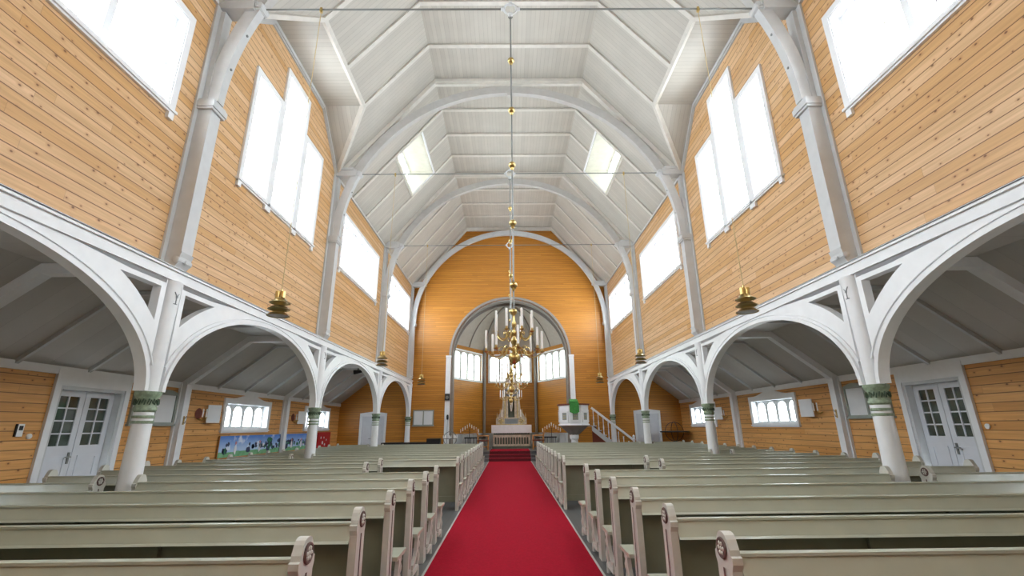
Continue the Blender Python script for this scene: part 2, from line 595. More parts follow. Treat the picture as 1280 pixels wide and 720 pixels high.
def window(s, X, y0, y1, z0, z1, n, label, head=0.0, lugs=(), arched=True, muntin=True):
    wn[0] += 1
    t = thing('window_%d' % wn[0], label, 'window')
    tag(t, kind='structure')
    f = lambda u, v, q: (s * (X + q), u, v)
    c = CAS
    top = [(y1, z1), (y0, z1)]
    if head:
        ym = (y0 + y1) / 2
        hw = (y1 - y0) / 2
        top = []
        for i in range(25):
            u = 1 - 2 * i / 24
            top.append((ym + hw * u * 1.02, z1 + head * (0.15 + 0.85 * max(0, math.cos(min(1, abs(u) / 0.75) * PI) * 0.5 + 0.5))))
    op = [(y0 + c, z0 + c), (y1 - c, z0 + c), (y1 - c, z1 - c), (y0 + c, z1 - c)]
    MB().plate([(y0, z0), (y1, z0)] + top, [op], f, -0.045, 0.0).obj('casing', M['white'], t)
    MB().plate([(y0 + c - 0.004, z0 + c - 0.004), (y1 - c + 0.004, z0 + c - 0.004), (y1 - c + 0.004, z1 - c + 0.004), (y0 + c - 0.004, z1 - c + 0.004)],
               [[(y0 + c + 0.02, z0 + c + 0.02), (y1 - c - 0.02, z0 + c + 0.02), (y1 - c - 0.02, z1 - c - 0.02), (y0 + c + 0.02, z1 - c - 0.02)]], f, -0.03, 0.24).obj('jamb_lining', M['white'], t)
    lg = MB()
    for yy in lugs:
        lg.box(s * (X - 0.05), s * X, yy - 0.05, yy + 0.05, z0 - 0.09, z0 + 0.02)
    lg.box(s * (X - 0.07), s * X, y0 - 0.03, y1 + 0.03, z0 + 0.03, z0 + 0.07)
    lg.obj('sill', M['white'], t)
    # sash with arched lights
    a, b = y0 + c, y1 - c
    lw = (b - a) / n
    holes = []
    e = 0.05 if X < 6 else 0.07
    for i in range(n):
        l, r = a + i * lw + e, a + (i + 1) * lw - e
        zt = z1 - c - e
        zb = z0 + c + e
        if arched:
            rr = (r - l) / 2
            rise = min(rr, 0.3) * 0.75
            pts = [(l, zb), (r, zb)]
            for k in range(11):
                an = PI * k / 10
                pts.append(((l + r) / 2 + rr * math.cos(an), zt - rise + rise * math.sin(an)))
        else:
            pts = [(l, zb), (r, zb), (r, zt), (l, zt)]
        holes.append(pts)
    MB().plate([(a - 0.01, z0 + c - 0.01), (b + 0.01, z0 + c - 0.01), (b + 0.01, z1 - c + 0.01), (a - 0.01, z1 - c + 0.01)], holes, f, 0.14, 0.2).obj('sash', M['white'] if X < 6 else M['grey'], t)  # aisle sash is white paint; its backlit shade is put into the grey
    for i in range(n):
        l, r = a + i * lw + e, a + (i + 1) * lw - e
        MB().box(s * (X + 0.165), s * (X + 0.172), l - 0.01, r + 0.01, z0 + c + e - 0.01, z1 - c - e + 0.01).obj('pane', M['pane'] if X < 6 else M['aisle_pane'], t)
    if muntin:
        mu = MB()
        for i in range(n):
            l, r = a + i * lw + e, a + (i + 1) * lw - e
            k = max(1, round((z1 - z0) / 0.45))
            for j in range(1, k):
                zz = z0 + c + (z1 - z0 - 2 * c) * j / k
                mu.box(s * (X + 0.155), s * (X + 0.18), l, r, zz - 0.007, zz + 0.007)
            mm = 1 if lw < 0.8 else 2
            for j in range(1, mm + 1):
                yy = l + (r - l) * j / (mm + 1)
                mu.box(s * (X + 0.155), s * (X + 0.18), yy - 0.006, yy + 0.006, z0 + c + e, z1 - c - e - 0.02)
        mu.obj('muntin', M['white'], t)
    portal((s * (X + 0.26), (y0 + y1) / 2, (z0 + z1) / 2), (0, s * PI / 2, 0), z1 - z0 - 2 * c, y1 - y0 - 2 * c)
    return t


WL = ['wide upper window with white casing before the first pilaster, %s wall', 'nearer shorter light of the tall %s three-part window',
      'tallest middle light of the %s three-part window', 'farther shorter light of the tall %s three-part window',
      'wide upper %s window just beyond the three-part window', 'wide upper %s window nearest the altar wall', 'wide upper window at the entrance end on the %s']
for s in (-1, 1):
    for (a, b, c, d, n), lb in zip(WIN, WL):
        window(s, W, a, b, c, d, n, lb % SIDE[s], lugs=(a + 0.05, b - 0.05), arched=n > 1)
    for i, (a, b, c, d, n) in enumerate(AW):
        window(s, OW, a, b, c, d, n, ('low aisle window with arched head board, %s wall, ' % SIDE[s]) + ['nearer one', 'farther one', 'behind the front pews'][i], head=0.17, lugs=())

# ------------------------------------------------------------------ aisle doors
for s in (-1, 1):
    d0, d1 = DOORS[s]
    t = thing('door_%d' % (1 if s < 0 else 2), 'pale grey double door with glazed top panes in the %s aisle wall' % SIDE[s], 'door')
    tag(t, kind='structure')
    X = OW
    f = lambda u, v, q, s=s: (s * (X + q), u, v)
    c = 0.12
    MB().plate([(d0 - c, 0), (d0, 0), (d0, DH), (d1, DH), (d1, 0), (d1 + c, 0), (d1 + c, DH + 0.28), (d0 - c, DH + 0.28)], [], f, -0.05, 0.0).obj('casing', M['white'], t)
    MB().plate([(d0 - 0.0, 0), (d0 + 0.06, 0), (d0 + 0.06, DH - 0.06), (d1 - 0.06, DH - 0.06), (d1 - 0.06, 0), (d1, 0), (d1, DH), (d0, DH)], [], f, -0.02, 0.24).obj('frame', M['grey'], t)
    mid = (d0 + d1) / 2
    for k in (0, 1):
        l, r = (d0 + 0.065, mid - 0.006) if k == 0 else (mid + 0.006, d1 - 0.065)
        st = 0.11
        holes = []
        pw = (r - l - 2 * st - 0.025) / 2
        zt, zb = DH - 0.17, 1.24
        ph = (zt - zb - 3 * 0.025) / 4
        for i in range(2):
            for j in range(4):
                y = l + st + i * (pw + 0.025)
                z = zb + j * (ph + 0.025)
                holes.append([(y, z), (y + pw, z), (y + pw, z + ph), (y, z + ph)])
        lf = MB().plate([(l, 0.02), (r, 0.02), (r, DH - 0.066), (l, DH - 0.066)], holes, f, 0.12, 0.17)
        leaf = lf.obj('door_leaf', M['leaf'], t)
        pn = MB()
        for z0_, z1_ in ((0.15, 0.52), (0.66, 1.06)):
            y0_, y1_ = l + st, r - st
            q = [(y0_, z0_), (y1_, z0_), (y1_, z1_), (y0_, z1_)]
            qi = [(y0_ + 0.035, z0_ + 0.035), (y1_ - 0.035, z0_ + 0.035), (y1_ - 0.035, z1_ - 0.035), (y0_ + 0.035, z1_ - 0.035)]
            pn.plate(q, [qi], f, 0.105, 0.12)
        pn.obj('panel_moulding', M['leaf'], leaf)
        MB().box(s * (X + 0.14), s * (X + 0.15), l + st - 0.005, r - st + 0.005, zb - 0.005, zt + 0.005).obj('glazing', M['doorglass'], leaf)
    MB().box(s * (X + 0.22), s * (X + 0.24), d0, d1, 0, DH).obj('leak_stop_board', M['slategrey'], t)  # unseen board added behind the leaves to stop sky light leaking in
    hy = mid + (-0.07 if s < 0 else -0.07)
    h = MB().box(s * (X + 0.10), s * (X + 0.12), hy - 0.018, hy + 0.018, 0.92, 1.12)
    h.tube([(s * (X + 0.11), hy, 1.04), (s * (X + 0.06), hy, 1.04), (s * (X + 0.055), hy - 0.12, 1.04)], 0.011)
    h.obj('door_handle', M['iron'], t)

# ------------------------------------------------------------------ arcade
CX = 4.83
colY = [6.2, 11.6, 17.0, 22.42]
for s in (-1, 1):
    mb = MB()
    mb.box(s * (W - 0.20), s * (W + 0.05), YB, YE - 0.02, 3.5, ZA)
    mb.box(s * (W - 0.23), s * (W - 0.2), YB, YE - 0.02, ZA - 0.03, ZA + 0.012)
    mb.box(s * (W - 0.23), s * (W), YB, YE - 0.02, ZA - 0.002, ZA + 0.02)
    struct(mb.obj('trim_%d' % (1 if s < 0 else 2), M['white']), 'long white beam above the %s arcade arches' % SIDE[s], 'beam')
    arches = [(0.8, 6.2)] + list(zip(colY[:-1], colY[1:]))
    for ai, (ya, yb) in enumerate(arches):
        g = 0.15
        l, r = ya + g, yb - g
        cy, a = (l + r) / 2, (r - l) / 2
        b = 1.42
        z0 = 1.99
        t = thing('arcade_arch', '%s white arcade arch on the %s counted from the entrance end' % (ORD[ai], SIDE[s]), 'arch', (0, 0, 0), 0, 'arcade arches')
        ell = [(cy + a * math.cos(q), z0 + b * math.sin(q)) for q in [PI * i / 40 for i in range(41)]]
        outer = [(l, z0)] + [(l, 3.5), (r, 3.5)] + ell[:-1]
        # openings: thin slot and triangle at each springing
        holes = []
        for sg in (1, -1):
            base = l if sg > 0 else r
            P = lambda d, z: (base + sg * d, z)
            holes.append([P(0.09, 3.375), P(0.09, 2.90), P(0.19, 2.99), P(0.32, 3.10), P(0.46, 3.20), P(0.60, 3.285), P(0.78, 3.375)])
            holes.append([P(0.015, 3.492), P(0.015, 3.44), P(0.65, 3.44), P(1.45, 3.492)])
        f = lambda u, v, q, s=s: (s * (W - 0.17 + q), u, v)
        MB().plate(outer, holes, f, 0.0, 0.12).obj('spandrel', M['white'], t)
        ip = [(s * (W - 0.125), cy + (a - 0.005) * math.cos(q), z0 + (b - 0.005) * math.sin(q)) for q in [PI * i / 48 for i in range(49)]]
        MB().sweep(ip, (1, 0, 0), 0.155, 0.06).obj('arch_lining', M['white'], t, True)
        op = [(s * (W - 0.172), cy + (a + 0.10) * math.cos(q), z0 + (b + 0.06) * math.sin(q)) for q in [PI * (i + 4) / 56 for i in range(49)]]
        MB().sweep(op, (1, 0, 0), 0.035, 0.016).obj('arch_bead', M['white'], t)
    for ci, y in enumerate(colY):
        half = ci == 3
        t = thing('column', ('half column against the end wall on the %s' if half else '%s round white arcade column on the %s, with green capital') % ((SIDE[s],) if half else (ORD[ci], SIDE[s])), 'column', (s * CX, y, 0), 0, 'arcade columns')
        MB().lathe([(0.17, 0), (0.17, 0.12), (0.14, 0.16), (0.134, 0.3), (0.108, 1.74)], seg=28).obj('shaft', M['white'], t, True)
        for zc in (1.60, 1.665):
            MB().lathe([(0.105, zc - 0.02), (0.124, zc - 0.014), (0.124, zc + 0.014), (0.105, zc + 0.02)], seg=28).obj('neck_ring', M['green'], t, True)
        cap = MB().lathe([(0.105, 1.72), (0.128, 1.745), (0.128, 1.78), (0.116, 1.80), (0.122, 1.90), (0.142, 1.93), (0.15, 1.955), (0.15, 1.985), (0.10, 1.988)], seg=28)
        capo = cap.obj('capital', M['green'], t, True)
        lv = MB()
        for i in range(14):
            an = 2 * PI * i / 14
            c_ = Vector((math.cos(an), math.sin(an), 0))
            d_ = Vector((-math.sin(an), math.cos(an), 0))
            lv.tube([c_ * 0.126 - d_ * 0.024 + Vector((0, 0, 1.815)), c_ * 0.134 - d_ * 0.010 + Vector((0, 0, 1.875)), c_ * 0.135 + d_ * 0.010 + Vector((0, 0, 1.83)), c_ * 0.128 + d_ * 0.024 + Vector((0, 0, 1.89))], 0.008, 6)
        lv.obj('carved_leaf', M['greendark'], capo)
        MB().lathe([(0.10, 1.985), (0.106, 2.4), (0.115, 2.9), (0.124, 3.3), (0.128, 3.44), (0.135, 3.46), (0.135, 3.498)], seg=28).obj('upper_shaft', M['white'], t, True)
        em = MB()
        x0 = -s * 0.124
        for pts in ([(-0.04, 3.34), (-0.015, 3.30), (0.0, 3.24), (0.0, 3.18)], [(0.045, 3.33), (0.02, 3.31), (0.0, 3.25)], [(-0.03, 3.175), (0.03, 3.175)], [(-0.02, 3.31), (0.02, 3.27)]):
            em.tube([(x0 * math.cos(p[0] / 0.124) , p[0] - 0.02, p[1]) for p in pts], 0.0065, 6)
        em.obj('carved_emblem', M['mark'], t)

# ------------------------------------------------------------------ roof trusses
RC, ZC = 4.78, 6.5
for ti, y in enumerate(TR):
    nm = 'end-wall roof truss arch with tie rod' if ti == 3 else 'arched white roof truss with tie rod, %s' % ['before the tall three-part windows', 'between the three-part windows and skylights', 'beyond the skylights'][ti]
    t = thing('roof_truss', nm, 'roof truss', (0, y, 0), 0, 'roof trusses')
    a0 = math.asin((8.42 - ZC) / RC)
    pts = [(RC * math.cos(a0 + (PI - 2 * a0) * i / 60), 0, ZC + RC * math.sin(a0 + (PI - 2 * a0) * i / 60)) for i in range(61)]
    MB().sweep(pts, (0, 1, 0), 0.15, 0.24).obj('arch', M['arch'] if ti < 3 else M['grey'], t)
    for s in (-1, 1):
        pts = [(s * RC * math.cos(a0 * i / 16), 0, ZC + RC * math.sin(a0 * i / 16)) for i in range(17)]
        br = MB().sweep(pts, (0, 1, 0), 0.15, 0.22).obj('brace', M['grey'], t)
        for q in (0.35, 0.72):
            an = a0 * q
            MB().lathe([(0.022, -0.01), (0.022, 0.014), (0.012, 0.02)], s * (RC - 0.11) * math.cos(an), 0, ZC + (RC - 0.11) * math.sin(an), 8, 'X').obj('bolt', M['iron'], br)
        p = MB()
        p.box(s * 4.95, s * 4.915, -0.19, 0.19, 3.72, 8.35)
        p.obj('back_board', M['grey'], t)
        p = MB()
        p.box(s * 4.93, s * 4.71, -0.115, 0.115, 3.92, 6.36)
        p.box(s * 4.93, s * 4.84, -0.09, 0.09, 6.36, 8.3)
        p.box(s * 4.93, s * 4.705, -0.12, -0.10, 3.92, 6.36)
        p.obj('pilaster', M['grey'], t)
        c = MB()
        c.box(s * 4.94, s * 4.67, -0.16, 0.16, 6.30, 6.34)
        c.box(s * 4.94, s * 4.65, -0.175, 0.175, 6.34, 6.44)
        c.box(s * 4.94, s * 4.67, -0.16, 0.16, 6.44, 6.48)
        c.obj('cap_moulding', M['grey'], t)
        f = lambda u, v, q, s=s: (s * u, q, v)
        c = MB().plate([(4.93, 3.69), (4.84, 3.67), (4.76, 3.70), (4.70, 3.78), (4.71, 3.85), (4.69, 3.92), (4.93, 3.93)], [], f, -0.125, 0.125)
        cb = c.obj('corbel', M['grey'], t)
        sc = MB().lathe([(0.03, -0.15), (0.05, -0.14), (0.05, 0.14), (0.03, 0.15)], s * 4.75, 0, 3.80, 14, 'Y')
        sc.lathe([(0.02, -0.012), (0.035, 0.0), (0.02, 0.012)], s * 4.69, 0, 3.79, 10, 'X')
        sc.obj('scroll', M['grey'], cb, True)
        b = MB()
        b.box(s * 4.95, s * 4.36, -0.13, 0.13, 8.33, 8.53)
        b.box(s * 4.95, s * 4.42, -0.16, 0.16, 8.50, 8.57)
        b.box(s * 4.38, s * 4.27, -0.10, 0.10, 8.36, 8.50)
        b.box(s * 4.33, s * 4.30, -0.14, 0.14, 8.39, 8.47)
        b.lathe([(0.05, -0.12), (0.065, -0.1), (0.065, 0.1), (0.05, 0.12)], s * 4.28, 0, 8.43, 12, 'Y')
        b.obj('bracket_beam', M['grey'], t)
    r = MB()
    if ti < 3:
        r.tube([(-4.3, 0, 8.44), (-0.11, 0, 8.44)], 0.016)
        r.tube([(0.11, 0, 8.44), (4.3, 0, 8.44)], 0.016)
        rod = r.obj('tie_rod', M['iron'], t)
        k = MB().torus((0, 0, 8.44), 0.115, 0.018, 'Y')
        k.lathe([(0.03, -0.05), (0.04, -0.04), (0.04, 0.02), (0.02, 0.03)], 0, 0, 8.32, 12)
        k.box(-0.03, 0.03, -0.035, 0.035, 8.545, 8.575)
        for sx in (-1, 1):
            k.lathe([(0.018, -0.04), (0.032, -0.03), (0.032, 0.03), (0.018, 0.04)], sx * 0.125, 0, 8.44, 10, 'X')
        k.obj('tie_ring', M['grey'], rod, True)
        MB().box(-0.05, 0.05, -0.06, 0.06, 11.1, 11.2).obj('crown_block', M['arch'], t)

# ribs under the ceiling
tn = 3
for k in range(-1, 13):
    y = 6.2 + 1.35 * k
    main = k % 4 == 0
    wd, dp = (0.16, 0.12) if main else (0.11, 0.05)
    if y > 22.3:
        y, wd = 22.5, 0.12
    mb = MB()
    nx, nz = -(ZT - ZE) / SL, -(W - XT) / SL
    off = dp / 2
    low = W - 0.02
    if DY0 - 0.02 <= y <= DY1 + 0.02:
        low = XD
    pts = []
    for s in (-1, 1):
        p = [(s * (low + nx * off), y, slope_z(low) + nz * off), (s * (XT - 0.02), y, ZT - off - 0.01)]
        pts += p if s < 0 else p[::-1]
    if k == 6:
        for s in (-1, 1):
            for va, vb in ((0.03, 1.93), (3.27, SL)):
                q = [(s * (W - v * (W - XT) / SL + nx * off), y, ZE + v * (ZT - ZE) / SL + nz * off) for v in (va, vb)]
                mb.sweep(q, (0, 1, 0), wd, dp)
        mb.sweep([(-XT, y, ZT - off - 0.01), (XT, y, ZT - off - 0.01)], (0, 1, 0), wd, dp)
    else:
        mb.sweep(pts, (0, 1, 0), wd, dp)
    if main:
        mb.box(-XT, XT, y - 0.05, y + 0.05, ZT - 0.2, ZT - 0.12)
    struct(mb.obj('trim_%d' % tn, M['rib']), '%s white rib across the nave ceiling, counted from the entrance end' % ORD[k + 1], 'ceiling rib')
    tn += 1
for s in (-1, 1):
    mb = MB()
    mb.sweep([(s * W, 6.2, ZE), (s * XD, DY0, DZ), (s * XD, DY1, DZ), (s * W, 11.6, ZE)], (s * 0.77, 0, 0.63), 0.13, 0.10)
    struct(mb.obj('trim_%d' % tn, M['rib']), 'white valley rib around the %s cross vault' % SIDE[s], 'ceiling rib')
    tn += 1
    mb = MB()
    gp = [(s * (W - 0.02), 6.3, ZE), (s * (W - 0.02), DY0 + 0.02, DZ - 0.04), (s * (W - 0.02), DY1 - 0.02, DZ - 0.04), (s * (W - 0.02), 11.52, ZE)]
    mb.sweep(gp, (1, 0, 0), 0.09, 0.09)
    mb.sweep([(p[0] + s * 0.005, p[1], p[2] - 0.06) for p in gp], (1, 0, 0), 0.04, 0.04)
    for a, b in ((0.9, 6.0), (11.8, 16.85), (17.15, 22.3)):
        mb.box(s * (W - 0.05), s * W, a, b, ZE - 0.07, ZE)
    struct(mb.obj('trim_%d' % tn, M['grey']), 'pale cornice along the top of the %s upper wall' % SIDE[s], 'cornice')
    tn += 1
    # aisle pilasters and rafters
    for k in range(-3, 13):
        y = 6.2 + 1.35 * k
        if y > 22.3 or y < 1.0:
            continue
        main = k % 4 == 0
        wd = 0.17 if main else 0.06
        dp = 0.16 if main else 0.07
        mb = MB()
        o = dp / 2
        mb.sweep([(s * (OW - 0.01), y, 2.62 - o), (s * 6.66, y, 3.775 - o), (s * (W + 0.06), y, 3.775 - o)], (0, 1, 0), wd, dp)
        dl, dr = DOORS[s]
        if main and not (dl - 0.3 < y < dr + 0.3):
            mb.box(s * OW, s * (OW - 0.17), y - 0.1, y + 0.1, 0, 2.62)
            mb.box(s * OW, s * (OW - 0.06), y - 0.14, y + 0.14, 0, 2.6)
        struct(mb.obj('trim_%d' % tn, M['white'] if main else M['grey']), '%s aisle ceiling rafter on the %s, counted from the entrance end' % (ORD[k + 3], SIDE[s]), 'rafter')
        tn += 1
    mb = MB()
    for a, b in ((YB, 6.1), (6.3, 11.5), (11.7, 16.9), (17.1, YE)):
        mb.box(s * OW, s * (OW - 0.04), a, b, 2.48, 2.62)
    struct(mb.obj('trim_%d' % tn, M['white']), 'white frieze board at the top of the %s aisle wall' % SIDE[s], 'frieze')
    tn += 1

# ------------------------------------------------------------------ chancel arch and apse
AY = 24.25
mb = MB()
n = 36
ro = [(-CR, 0.4)] + arch_pts(0, CZ, CR, PI, 0, n) + [(CR, 0.4)]
ri = [(-3.06, 0.4)] + arch_pts(0, CZ, 3.1, PI, 0, n) + [(3.06, 0.4)]
def strip(a, ya, b, yb, t=0.1):
    va = [mb.bm.verts.new((p[0], ya, p[1])) for p in a]
    vb = [mb.bm.verts.new((p[0], yb, p[1])) for p in b]
    g = lambda p: ((p[0] + math.copysign(t, p[0]), p[1]) if p[1] < CZ else (p[0] * (1 + t / 3), CZ + (p[1] - CZ) * (1 + t / 3)))
    vc = [mb.bm.verts.new((g(p)[0], ya, g(p)[1])) for p in a]
    vd = [mb.bm.verts.new((g(p)[0], yb, g(p)[1])) for p in b]
    for i in range(len(a) - 1):
        mb.face([va[i], va[i + 1], vb[i + 1], vb[i]])
        mb.face([vc[i], vd[i], vd[i + 1], vc[i + 1]])
    for q in (0, len(a) - 1):
        mb.face([va[q], vb[q], vd[q], vc[q]])
    for i in range(len(a) - 1):
        mb.face([va[i], vc[i], vc[i + 1], va[i + 1]])
        mb.face([vb[i], vb[i + 1], vd[i + 1], vd[i]])
strip(ro[1:-1], 22.6, ri[1:-1], AY)
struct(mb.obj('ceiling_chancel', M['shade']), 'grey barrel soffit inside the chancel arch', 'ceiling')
for s in (-1, 1):
    mb = MB()
    a = [mb.bm.verts.new(p) for p in ((s * CR, 22.6, 0), (s * 3.06, AY, 0), (s * 3.2, AY, 0), (s * 3.1, 22.6, 0))]
    b = [mb.bm.verts.new((v.co.x, v.co.y, CZ + 0.02)) for v in a]
    mb.face(a[::-1]); mb.face(b)
    for i in range(4):
        mb.face([a[i], a[(i + 1) % 4], b[(i + 1) % 4], b[i]])
    struct(mb.obj('wall_chancel_' + SIDE[s], M['pine_end']), 'narrow pine strip inside the %s jamb of the chancel arch' % SIDE[s], 'wall')
# arch casing, jambs, inner ribs
mb = MB()
co = [(-CR, 0)] + arch_pts(0, CZ, CR, PI, 0, 44) + [(CR, 0), (CR + 0.11, 0)] + arch_pts(0, CZ, CR + 0.11, 0, PI, 44) + [(-CR - 0.11, 0)]
mb.plate(co, [], lambda u, v, t: (u, YE + t, v), -0.06, 0.0)
mb.mi = 1
mb.box(-CR - 0.24, -CR - 0.0, YE - 0.07, YE, 0, CZ - 0.08)
mb.box(CR + 0.24, CR + 0.0, YE - 0.07, YE, 0, CZ - 0.08)
mb.box(-CR - 0.25, -CR + 0.02, YE - 0.1, YE - 0.05, CZ - 0.08, CZ + 0.02)
mb.box(CR + 0.25, CR - 0.02, YE - 0.1, YE - 0.05, CZ - 0.08, CZ + 0.02)
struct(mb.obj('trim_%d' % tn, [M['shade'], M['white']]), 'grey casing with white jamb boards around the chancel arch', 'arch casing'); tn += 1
for yy, rr, lb in ((22.78, 2.86, 'outer'), (23.35, 2.93, 'middle'), (AY, 2.98, 'innermost')):
    mb = MB()
    pp = [(-rr, yy, 0.4), (-rr, yy, 2.5)] + [(p[0], yy, p[1]) for p in arch_pts(0, CZ, rr + 0.04, PI, 0, 44)] + [(rr, yy, 2.5), (rr, yy, 0.4)]
    mb.sweep(pp, (0, 1, 0), 0.16 if lb != 'middle' else 0.09, 0.15 if lb != 'middle' else 0.1)
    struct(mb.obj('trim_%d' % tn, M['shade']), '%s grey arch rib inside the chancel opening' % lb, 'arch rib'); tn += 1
V = [(-3.06, AY), (-1.5, 26.95), (1.5, 26.95), (3.06, AY)]
ZW = 5.78
apse_n = ['left', 'middle', 'right']
for i in range(3):
    p, q = Vector(V[i]), Vector(V[i + 1])
    L = (q - p).length
    d = (q - p) / L
    no = Vector((-d.y, d.x))           # outward
    f = lambda u, v, t, p=p, d=d, no=no: (p.x + d.x * u + no.x * t, p.y + d.y * u + no.y * t, v)
    c0, c1 = (0.22, L - 0.3) if i != 1 else (0.3, L - 0.3)
    if i == 2:
        c0, c1 = 0.3, L - 0.22
    z0, z1 = 3.98, 5.50
    op = [(c0, z0), (c1, z0), (c1, z1), (c0, z1)]
    struct(MB().plate([(0, 1.15), (L, 1.15), (L, ZW), (0, ZW)], [op], f, 0, 0.2).obj('wall_apse_' + apse_n[i], M['pine_end']), 'pine boarded %s face of the apse behind the altar' % apse_n[i], 'wall')
    wp = MB().plate([(0, 0.4), (L, 0.4), (L, 1.15), (0, 1.15)], [], f, 0, 0.2)
    wp.plate([(0, 1.1), (L, 1.1), (L, 1.16), (0, 1.16)], [], f, -0.03, 0.02)
    for k in range(1, 6):
        wp.plate([(L * k / 6 - 0.03, 0.4), (L * k / 6 + 0.03, 0.4), (L * k / 6 + 0.03, 1.1), (L * k / 6 - 0.03, 1.1)], [], f, -0.02, 0.02)
    struct(wp.obj('trim_%d' % tn, M['grey']), 'pale grey panelled dado on the %s apse face' % apse_n[i], 'dado'); tn += 1
    wn[0] += 1
    t = thing('window_%d' % wn[0], 'arched-light window high in the %s face of the apse' % apse_n[i], 'window')
    tag(t, kind='structure')
    cs = 0.07
    MB().plate([(c0 - cs, z0 - cs), (c1 + cs, z0 - cs), (c1 + cs, z1 + cs), (c0 - cs, z1 + cs)], [op], f, -0.04, 0.0).obj('casing', M['white'], t)
    nl = 4
    lw = (c1 - c0) / nl
    holes = []
    for k in range(nl):
        l, r = c0 + k * lw + 0.055, c0 + (k + 1) * lw - 0.055
        rr = (r - l) / 2
        pts = [(l, z0 + 0.05), (r, z0 + 0.05)] + [((l + r) / 2 + rr * math.cos(PI * j / 10), z1 - 0.05 - 0.16 + 0.16 * math.sin(PI * j / 10)) for j in range(11)]
        holes.append(pts)
    MB().plate([(c0 - 0.01, z0 - 0.01), (c1 + 0.01, z0 - 0.01), (c1 + 0.01, z1 + 0.01), (c0 - 0.01, z1 + 0.01)], holes, f, 0.06, 0.13).obj('sash', M['arch'], t)
    for k in range(nl):
        l, r = c0 + k * lw + 0.04, c0 + (k + 1) * lw - 0.04
        MB().plate([(l, z0 + 0.04), (r, z0 + 0.04), (r, z1 - 0.04), (l, z1 - 0.04)], [], f, 0.09, 0.097).obj('pane', M['apse_pane'], t)
    mu = MB()
    for k in range(nl):
        l, r = c0 + k * lw + 0.055, c0 + (k + 1) * lw - 0.055
        for j in (1, 2):
            zz = z0 + (z1 - z0) * j / 3
            mu.plate([(l, zz - 0.007), (r, zz - 0.007), (r, zz + 0.007), (l, zz + 0.007)], [], f, 0.08, 0.1)
    mu.obj('muntin', M['white'], t)
    mid = Vector(f((c0 + c1) / 2, (z0 + z1) / 2, 0.22))
    po = portal(mid, (0, 0, 0), c1 - c0, z1 - z0)
    zax = Vector((no.x, no.y, 0))
    xax = Vector((d.x, d.y, 0))
    mm = Matrix((xax, zax.cross(xax), zax)).transposed().to_4x4()
    mm.translation = mid
    po.matrix_world = mm
# dome
mb = MB()
A = Vector((0, AY))
ph0 = math.asin((ZW - CZ) / 3.1)
N = 14
def dome(P, ph, ex=0.0):
    k = math.cos(ph) / math.cos(ph0) * (1 + ex / 3)
    return (A.x + (P[0] - A.x) * k, A.y + (P[1] - A.y) * k, CZ + 3.1 * math.sin(ph) * (1 + ex / 3))
for i in range(3):
    g = []
    for e in (0.0, 0.12):
        rows = []
        for k in range(N + 1):
            ph = ph0 + (PI / 2 * 0.995 - ph0) * k / N
            rows.append([mb.bm.verts.new(dome(V[i], ph, e)), mb.bm.verts.new(dome(V[i + 1], ph, e))])
        g.append(rows)
    for k in range(N):
        mb.face([g[0][k][0], g[0][k][1], g[0][k + 1][1], g[0][k + 1][0]])
        mb.face([g[1][k][0], g[1][k + 1][0], g[1][k + 1][1], g[1][k][1]])
struct(mb.obj('ceiling_apse', M['dome'], None, True), 'half-domed plaster ceiling of the apse', 'ceiling')
mb = MB()
for P, wd in ((V[1], 0.1), (V[2], 0.1)):
    pts = [dome(P, ph0 + (PI / 2 * 0.98 - ph0) * k / N, -0.04) for k in range(N + 1)]
    sd = Vector((-(P[1] - A.y), P[0] - A.x, 0)).normalized()
    mb.sweep(pts, sd, 0.14, 0.12)
for i in range(3):
    for fr in (0.5,):
        P = Vector(V[i]).lerp(Vector(V[i + 1]), fr)
        pts = [dome(P, ph0 + (PI / 2 * 0.98 - ph0) * k / N, -0.02) for k in range(N + 1)]
        sd = Vector((-(P[1] - A.y), P[0] - A.x, 0)).normalized()
        mb.sweep(pts, sd, 0.05, 0.05)
mb.lathe([(0.16, 7.78), (0.2, 7.84), (0.2, 7.92)], 0, AY + 0.12, 0, 16)
struct(mb.obj('trim_%d' % tn, M['shade']), 'grey ribs meeting at the crown of the apse ceiling', 'ceiling rib'); tn += 1
for s in (-1, 1):
    mb = MB().lathe([(0.12, 0.4), (0.12, 0.6), (0.085, 0.66), (0.085, ZW - 0.35), (0.11, ZW - 0.3), (0.11, ZW - 0.2), (0.085, ZW - 0.16), (0.085, ZW)], s * 1.47, 26.82, 0, 14)
    o = mb.obj('column', M['shade'], None, True)
    tag(o, 'slender grey post between the apse windows, %s of the altar' % SIDE[s], 'column', 'apse posts')

# ------------------------------------------------------------------ carpet
AX = -0.05
mb = MB()
mb.box(AX - 0.94, AX + 0.94, 0.2, 21.74, 0.0, 0.012)
mb.mi = 1
mb.box(AX - 0.96, AX - 0.935, 0.2, 21.74, 0.0, 0.013)
mb.box(AX + 0.935, AX + 0.96, 0.2, 21.74, 0.0, 0.013)
tag(mb.obj('carpet_runner', [M['carpet'], M['arch']]), 'long red carpet runner down the middle aisle', 'carpet')
mb = MB()
prof = [(21.745, 0.0), (21.745, 0.14), (22.095, 0.14), (22.095, 0.27), (22.445, 0.27), (22.445, 0.41), (24.6, 0.41)]
for (y0, z0), (y1, z1) in zip(prof[:-1], prof[1:]):
    if z0 == z1:
        mb.mi = 0
        mb.box(AX - 0.94, AX + 0.94, y0, y1, z0 - 0.009, z0 + 0.003)
    else:
        mb.mi = 1
        mb.box(AX - 0.94, AX + 0.94, y0 - 0.006, y0 + 0.004, z0 + 0.012, z1 - 0.012)
M['carpet_dark'] = simple('dark_red_riser', (0.09, 0.006, 0.01, 1), 0.9)
